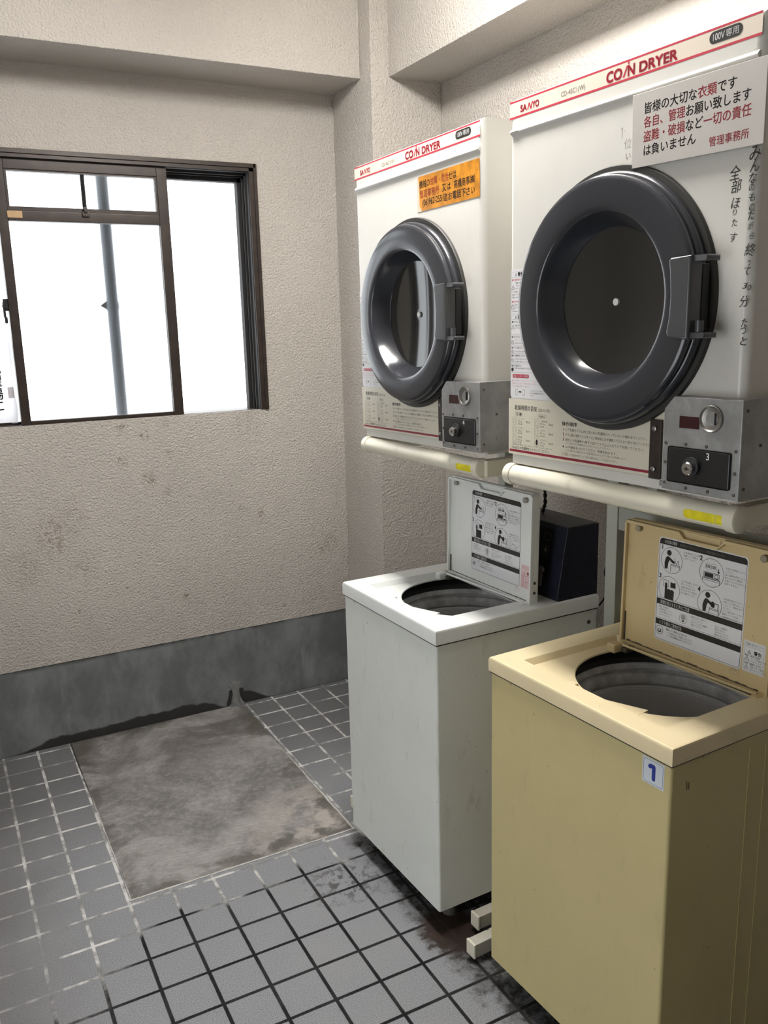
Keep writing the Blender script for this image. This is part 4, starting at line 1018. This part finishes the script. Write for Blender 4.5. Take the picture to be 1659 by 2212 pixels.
    MB().lathe([(wz-.0435, .206), (wz-.0455, .2015), (wz-.057, .1975), (wz-.060, .1995), (wz-.061, .207), (wz-.068, .207)], C_, 'z', 96).build('tub_ring', M_TUB, r, 30)
    dr = MB().lathe([(wz-.0995, .203), (wz-.1005, .1930), (wz-.104, .1912), (wz-.106, .1925), (wz-.108, .1905), (wz-.205, .188)], C_, 'z', 96)
    dro = dr.build('drum', M_DRUM, r, 30)
    MB().lathe([(wz-.0675, .206), (wz-.0700, .1975), (wz-.076, .1940), (wz-.090, .1928), (wz-.096, .1950), (wz-.0985, .203)], C_, 'z', 96).build('balance_ring', M_TUB, dro, 30)
    MB().lathe([(wz-.204, .1885), (wz-.30, .185), (wz-.345, .180), (wz-.372, .165), (wz-.378, .12), (wz-.366, .05), (wz-.362, .001)], C_, 'z', 96, cap1=True).build('drum_base', M_TUBDARK, dro, 30)
    # perforations low in the drum
    hl = MB()
    for k in range(36):
        for j in range(3):
            a = 2*math.pi*(k+.5*(j % 2))/36; z = wz-.225-.03*j; rr = .1866
            p = Vector((cx+rr*math.cos(a), cyo+rr*math.sin(a), z)); d = Vector((math.cos(a), math.sin(a), 0))
            hl.cyl(p-d*.0012, p+d*.001, .0022, 8)
    ho_ = hl.build('drum_holes', M_DARKGAP, dro); ho_['kind'] = 'stuff'
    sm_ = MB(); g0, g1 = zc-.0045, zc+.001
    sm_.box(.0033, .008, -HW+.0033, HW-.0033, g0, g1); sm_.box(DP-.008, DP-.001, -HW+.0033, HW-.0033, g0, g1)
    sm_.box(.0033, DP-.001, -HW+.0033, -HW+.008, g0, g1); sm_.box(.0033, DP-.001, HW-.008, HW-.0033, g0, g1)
    sm_.build('cover_lip_shade', M_DARKGAP, r)  # black strips stand in for the shadow under the cover lip
    # raised lid
    lid = empty('lid', (.330, 0, zt-.002), (0, math.radians(1.2), math.radians(0))); lid.parent = r
    ly0, ly1, lh = -.226, .178, .304
    lp_ = MB()
    npts = []
    def sc(y): return y
    out = [(ly1, 0), (ly1, lh-.014)] + [(ly1-.014+.014*math.cos(t), lh-.014+.014*math.sin(t)) for t in [math.pi/2*k/5 for k in range(1, 6)]]
    out += [(ly0+.014-.014*math.sin(t), lh+.004-.014+.014*math.cos(t)) for t in [math.pi/2*k/5 for k in range(0, 6)]] + [(ly0, 0)]
    lp_.prism(out, 'x', .006, .026, .003)
    panel = lp_.build('lid_panel', lidm, lid)
    rim = MB()
    rim.box(-.004, .010, ly1-.006, ly1, 0, lh-.008, .0018, 2); rim.box(-.004, .010, ly0, ly0+.006, 0, lh-.004, .0018, 2)
    ny0, ny1 = -.096, .018      # pull notch in the top rim
    rim.box(-.004, .010, ny1, ly1-.004, lh-.011, lh-.003, .0018, 2); rim.box(-.004, .010, ly0+.004, ny0, lh-.008, lh+.001, .0018, 2)
    rim.prism([(ny1+.002, lh-.003), (ny1+.002, lh-.011), (ny1-.016, lh-.024), (ny0+.016, lh-.024), (ny0-.002, lh-.009), (ny0-.002, lh-.001), (ny0+.012, lh-.016), (ny1-.012, lh-.016)], 'x', -.004, .008, .0015)
    rim.build('lid_rim', lidm, lid)
    MB().box(.004, .007, ny0+.012, ny1-.012, lh-.014, lh-.001, .001, 2).build('pull_recess', lidm, lid)
    for y in (ly1-.040, ly0+.034):
        MB().lathe([(.006, .0078), (-.003, .0078), (-.0045, .006), (-.0046, .001)], (y, lh-.018), 'x', 20, cap1=True).build('bumper_pad', bump, lid)
    MB().box(-.004, .007, ly0+.004, ly1-.004, -.003, .004, .0015, 2).build('lid_lower_rim', lidm, lid)
    gr_ = MB()
    for k in range(40):
        y = ly1-.02-.36*k/40; gr_.box(.0045, .0060, y-.006, y+.0035, .0035, .0048+random.uniform(0, .0026)*(1 if yellow else .4))
    gr_.box(.004, .0062, ly1-.010, ly1-.0062, .004, .075 if yellow else .055)
    gr_.build('hinge_grime', M_GRIME_SHADE, lid)
    for z in (.032, .060):
        MB().lathe([(ly0+.0005, .0045), (ly0-.0014, .0040), (ly0-.0016, .001)], (.012, z), 'y', 14, cap1=True).build('lid_screw', M_RIVET, lid)
    la0, lb0 = -.0775 if yellow else -.060, .0375
    Pq = Print(front(.006)); Pq.rrect(la0-.003, lb0-.003, la0+.231, lb0+.241, .009, M_LIDLAB)
    il = Pq.build('instruction_label', lid); il['label'] = 'white instruction label with four round pictograms'
    Lq = Print(lambda a, b, l=0: (.006-.00012*(l+2), -(a+la0), b+lb0)); lid_label(Lq, not yellow); Lq.build('pictogram_print', il)
    sa = la0+.236
    Sp = Print(front(.006)); pk = not yellow; ink = M_INKPINK if pk else M_INKGREY; dk = M_INKRED if pk else M_INK
    Sp.rect(sa-.0015, lb0, sa+.0500, lb0+.067, M_PINKLAB if pk else M_LIDLAB)
    so2 = Sp.build('warning_sticker', lid); so2['label'] = 'pale pink warning sticker' if pk else 'small white warning sticker'
    Sq = Print(lambda a, b, l=0: (.006-.00012*(l+2), -(a+sa), b+lb0))
    Sq.frame(.001, .0555, .0475, .064, .0004, ink, 0, 1); Sq.text('洗濯機の据え付けについて', .003, .0575, .0050, ink, a1=.046, layer=1, res=1)
    Sq.frame(.001, .002, .0475, .0535, .0004, ink, 0, 1); Sq.line((.001, .0375), (.0475, .0375), .0004, ink, 1); Sq.line((.001, .0205), (.0475, .0205), .0004, ink, 1)
    Sq.text('警告', .024, .0400, .0085, dk, bold=.02, layer=1, res=2)
    for a, b, q in ((.013, .0405, .0040), (.0085, .0245, .0055), (.0085, .0055, .0055)):
        Sq.stroke([(a-q, b), (a+q, b), (a, b+q*1.75), (a-q, b)], .0007, dk, 1); Sq.rect(a-.0006, b+q*.35, a+.0006, b+q*1.0, dk, 1)
    for k, tx in enumerate(('感電・火災の原因', 'アースを確実に取り', 'つけてください。')): Sq.text(tx, .003 if k == 0 else .017, .0335-.0055*k, .0042, dk if k == 0 else ink, layer=1, res=1)
    for k, tx in enumerate(('感電・漏電のおそれ', '湿気の多い場所に', '置かないでください。')): Sq.text(tx, .003 if k == 0 else .017, .0160-.0055*k, .0042, dk if k == 0 else ink, layer=1, res=1)
    Sq.frame(-.029, -.0165, -.007, -.003, .0004, ink, .002, 0); Sq.text('回収品', -.026, -.0085, .0042, ink, layer=0, res=1); Sq.line((-.029, -.0100), (-.007, -.0100), .0004, ink, 0)
    Sq.build('lettering', so2)
    # hinge blocks and rod
    hy = ly1-.004
    MB().box(.276, .306, hy-.030, hy-.004, wz-.001, zt+.006, .004, 3).build('hinge_block', lidm, r)
    MB().box(.298, .328, hy-.046, hy-.030, wz, zt-.003, .003, 2).build('hinge_block', M_GRIME_SHADE, r)
    MB().box(.306, .330, ly0+.008, ly0+.026, wz-.001, zt+.002, .003, 2).build('hinge_block', lidm, r)
    MB().cyl((.304, hy-.028, zt+.001), (.322, ly0+.020, zt+.001), .0032, 14).build('hinge_rod', lidm, r)
    MB().box(.3385, .3432, ly0+.030, ly1-.046, wz+.0004, zt-.0015).build('hinge_gap_shade', M_GRIME_SHADE, r)  # dark strip paints the shade in the gap below the lid
    # coin unit behind the lid
    if not yellow:
        bx = MB().prism([(.405, zt-.0005), (.548, zt-.0005), (.548, zt+.203), (.436, zt+.205), (.404, zt+.02)], 'y', -.252, .06, .0015)
        co = bx.build('coin_box', M_COINBOX, r); co['label'] = 'black coin box'
        MB().box(.438, .546, -.250, .058, zt+.2035, zt+.2055).build('box_top_plate', M_COINTOP, co)
        def fxz(u): return .404+.032*(u-.02)/.185
        fp = MB()
        MBx = [(-.2, .045), (-.2, .190), (.03, .190), (.03, .045)]
        vs0 = [fp.b.verts.new((fxz(z)-.0015, y, zt+z)) for y, z in MBx]; fp.b.faces.new(vs0)
        bmesh.ops.solidify(fp.b, geom=fp.b.faces[:], thickness=.002); bmesh.ops.recalc_face_normals(fp.b, faces=fp.b.faces)
        pan = fp.build('control_panel', M_BLACK, co)
        Q = Print(lambda a, b, l=0: (fxz(b)-.0034-.0004*l, -a, zt+b))
        Q.frame(.165, .158, .195, .178, .0012, M_INKGREY); Q.frame(.165, .12, .192, .142, .0012, M_INKGREY); Q.disc(.179, .131, .006, M_INKGREY)
        Q.build('panel_print', pan)
        MB().lathe([(.402, .011), (.394, .011), (.393, .008)], (-.186, zt+.078), 'x', 20, cap1=True).build('lock_cylinder', M_SCREW, pan)
        MB().prism([(-.186, zt+.030), (-.172, zt+.030), (-.168, zt+.072), (-.190, zt+.072)], 'x', .396, .404, .002).build('key_tag', M_SCREW, pan)
    # rear side bolt, feet
    MB().lathe([(-HW+.0042, .006), (-HW+.0015, .0055), (-HW+.001, .001)], (.515, zc-.038), 'y', 16, cap1=True).build('side_bolt', M_RIVET, r)
    for x in (.088, .48):
        for y in (-HW+.08, HW-.08):
            MB().lathe([(zb+.001, .024), (.012, .022), (.0, .024)], (x, y), 'z', 20, True, True).build('foot', M_FOOTGREY, r)
    return r

wn = make_washer((1.096, 1.2853, 0), 0.0487, .5407, .0746, .879, .0355, (M_YEL, M_YELTOP, M_YELLID, M_BUMPER),
                 'aged yellow coin washer with a raised tan lid and a blue numeral 1', True)
wf = make_washer((1.0499, 2.009, 0), 0.027, .5197, .0748, .8844, .0394, (M_WHITE, M_WHITETOP, M_WHITETOP, M_BUMPERG),
                 'white coin washer with a raised white lid and a black coin box, in the middle', False)
# numeral sticker on the yellow washer
St = Print(front(.0038)); St.poly([(.1985, .784), (.2505, .784), (.2505, .836), (.1985, .836)], M_STICKW)
s1 = St.build('number_sticker', wn); s1['label'] = 'white sticker with a blue figure 1'
L = Print(front(.0038)); L.frame(.2015, .7870, .2475, .8330, .0007, M_INKBLUE, .005, 1)
L.poly([(.2215, .7960), (.2240, .7935), (.2275, .7935), (.2300, .7960), (.2300, .8230), (.2275, .8265), (.2190, .8265), (.2140, .8240), (.2120, .8205), (.2135, .8165), (.2170, .8160), (.2215, .8180)], M_INKBLUE, 1)
L.build('numeral', s1)
# scratches on the yellow side panel
sc2 = Print(lambda a, b, l=0: (a, -.2703+.0038-.0002, b)); 
for a, b, h in ((.046, .800, .018), (.050, .797, .016), (.0525, .795, .014)): sc2.line((a, b), (a+.001, b-h), .0013, M_INK)
sc2.build('scratch_marks', wn)

# ------------------------------------------------------------------ wall odds and ends
pc = MB().path([(XR-.006, 2.02, .915), (XR-.012, 2.048, .886), (XR-.016, 2.0816, .853), (XR-.018, 2.093, .812), (XR-.016, 2.0786, .783), (XR-.016, 2.0813, .744), (XR-.016, 2.1153, .695), (XR-.02, 2.16, .64), (XR-.02, 2.20, .40), (XR-.02, 2.22, .02)], .0032)
tag(pc.build('power_cord', M_CORD), 'thin black power cord looping down the wall behind the white washer', 'cord')
tw = MB()
base = [Vector((1.552, 1.952, 1.30)), Vector((1.556, 1.9555, 1.20)), Vector((1.558, 1.952, 1.155)), Vector((1.554, 1.945, 1.12)), Vector((1.548, 1.950, 1.0925))]
for ph in (0, math.pi):
    pts = []
    for k in range(33):
        t = k/32*(len(base)-1); i = min(int(t), len(base)-2); p = base[i].lerp(base[i+1], t-i)
        pts.append(p+Vector((math.cos(k*.8+ph), math.sin(k*.8+ph), 0))*.0028)
    tw.path(pts, .0030, 8, 2)
tag(tw.build('lead_cable', M_CORD), 'twisted black cable hanging from the far dryer down to the black coin box', 'cable')
jb = empty('wall_box', (XR-.02, 1.69, 1.03)); tag(jb, 'small black box on the wall under the near dryer, behind the yellow washer lid', 'wall box')
MB().box(-.03, .02, -.058, .052, -.03, .05, .004, 2).build('housing', M_COINBOX, jb)
MB().box(-.034, -.03, -.03, .02, -.02, .03, .002, 2).build('cover', M_BLACK, jb)

bpy.data.objects.remove(_to); bpy.data.curves.remove(_tc)
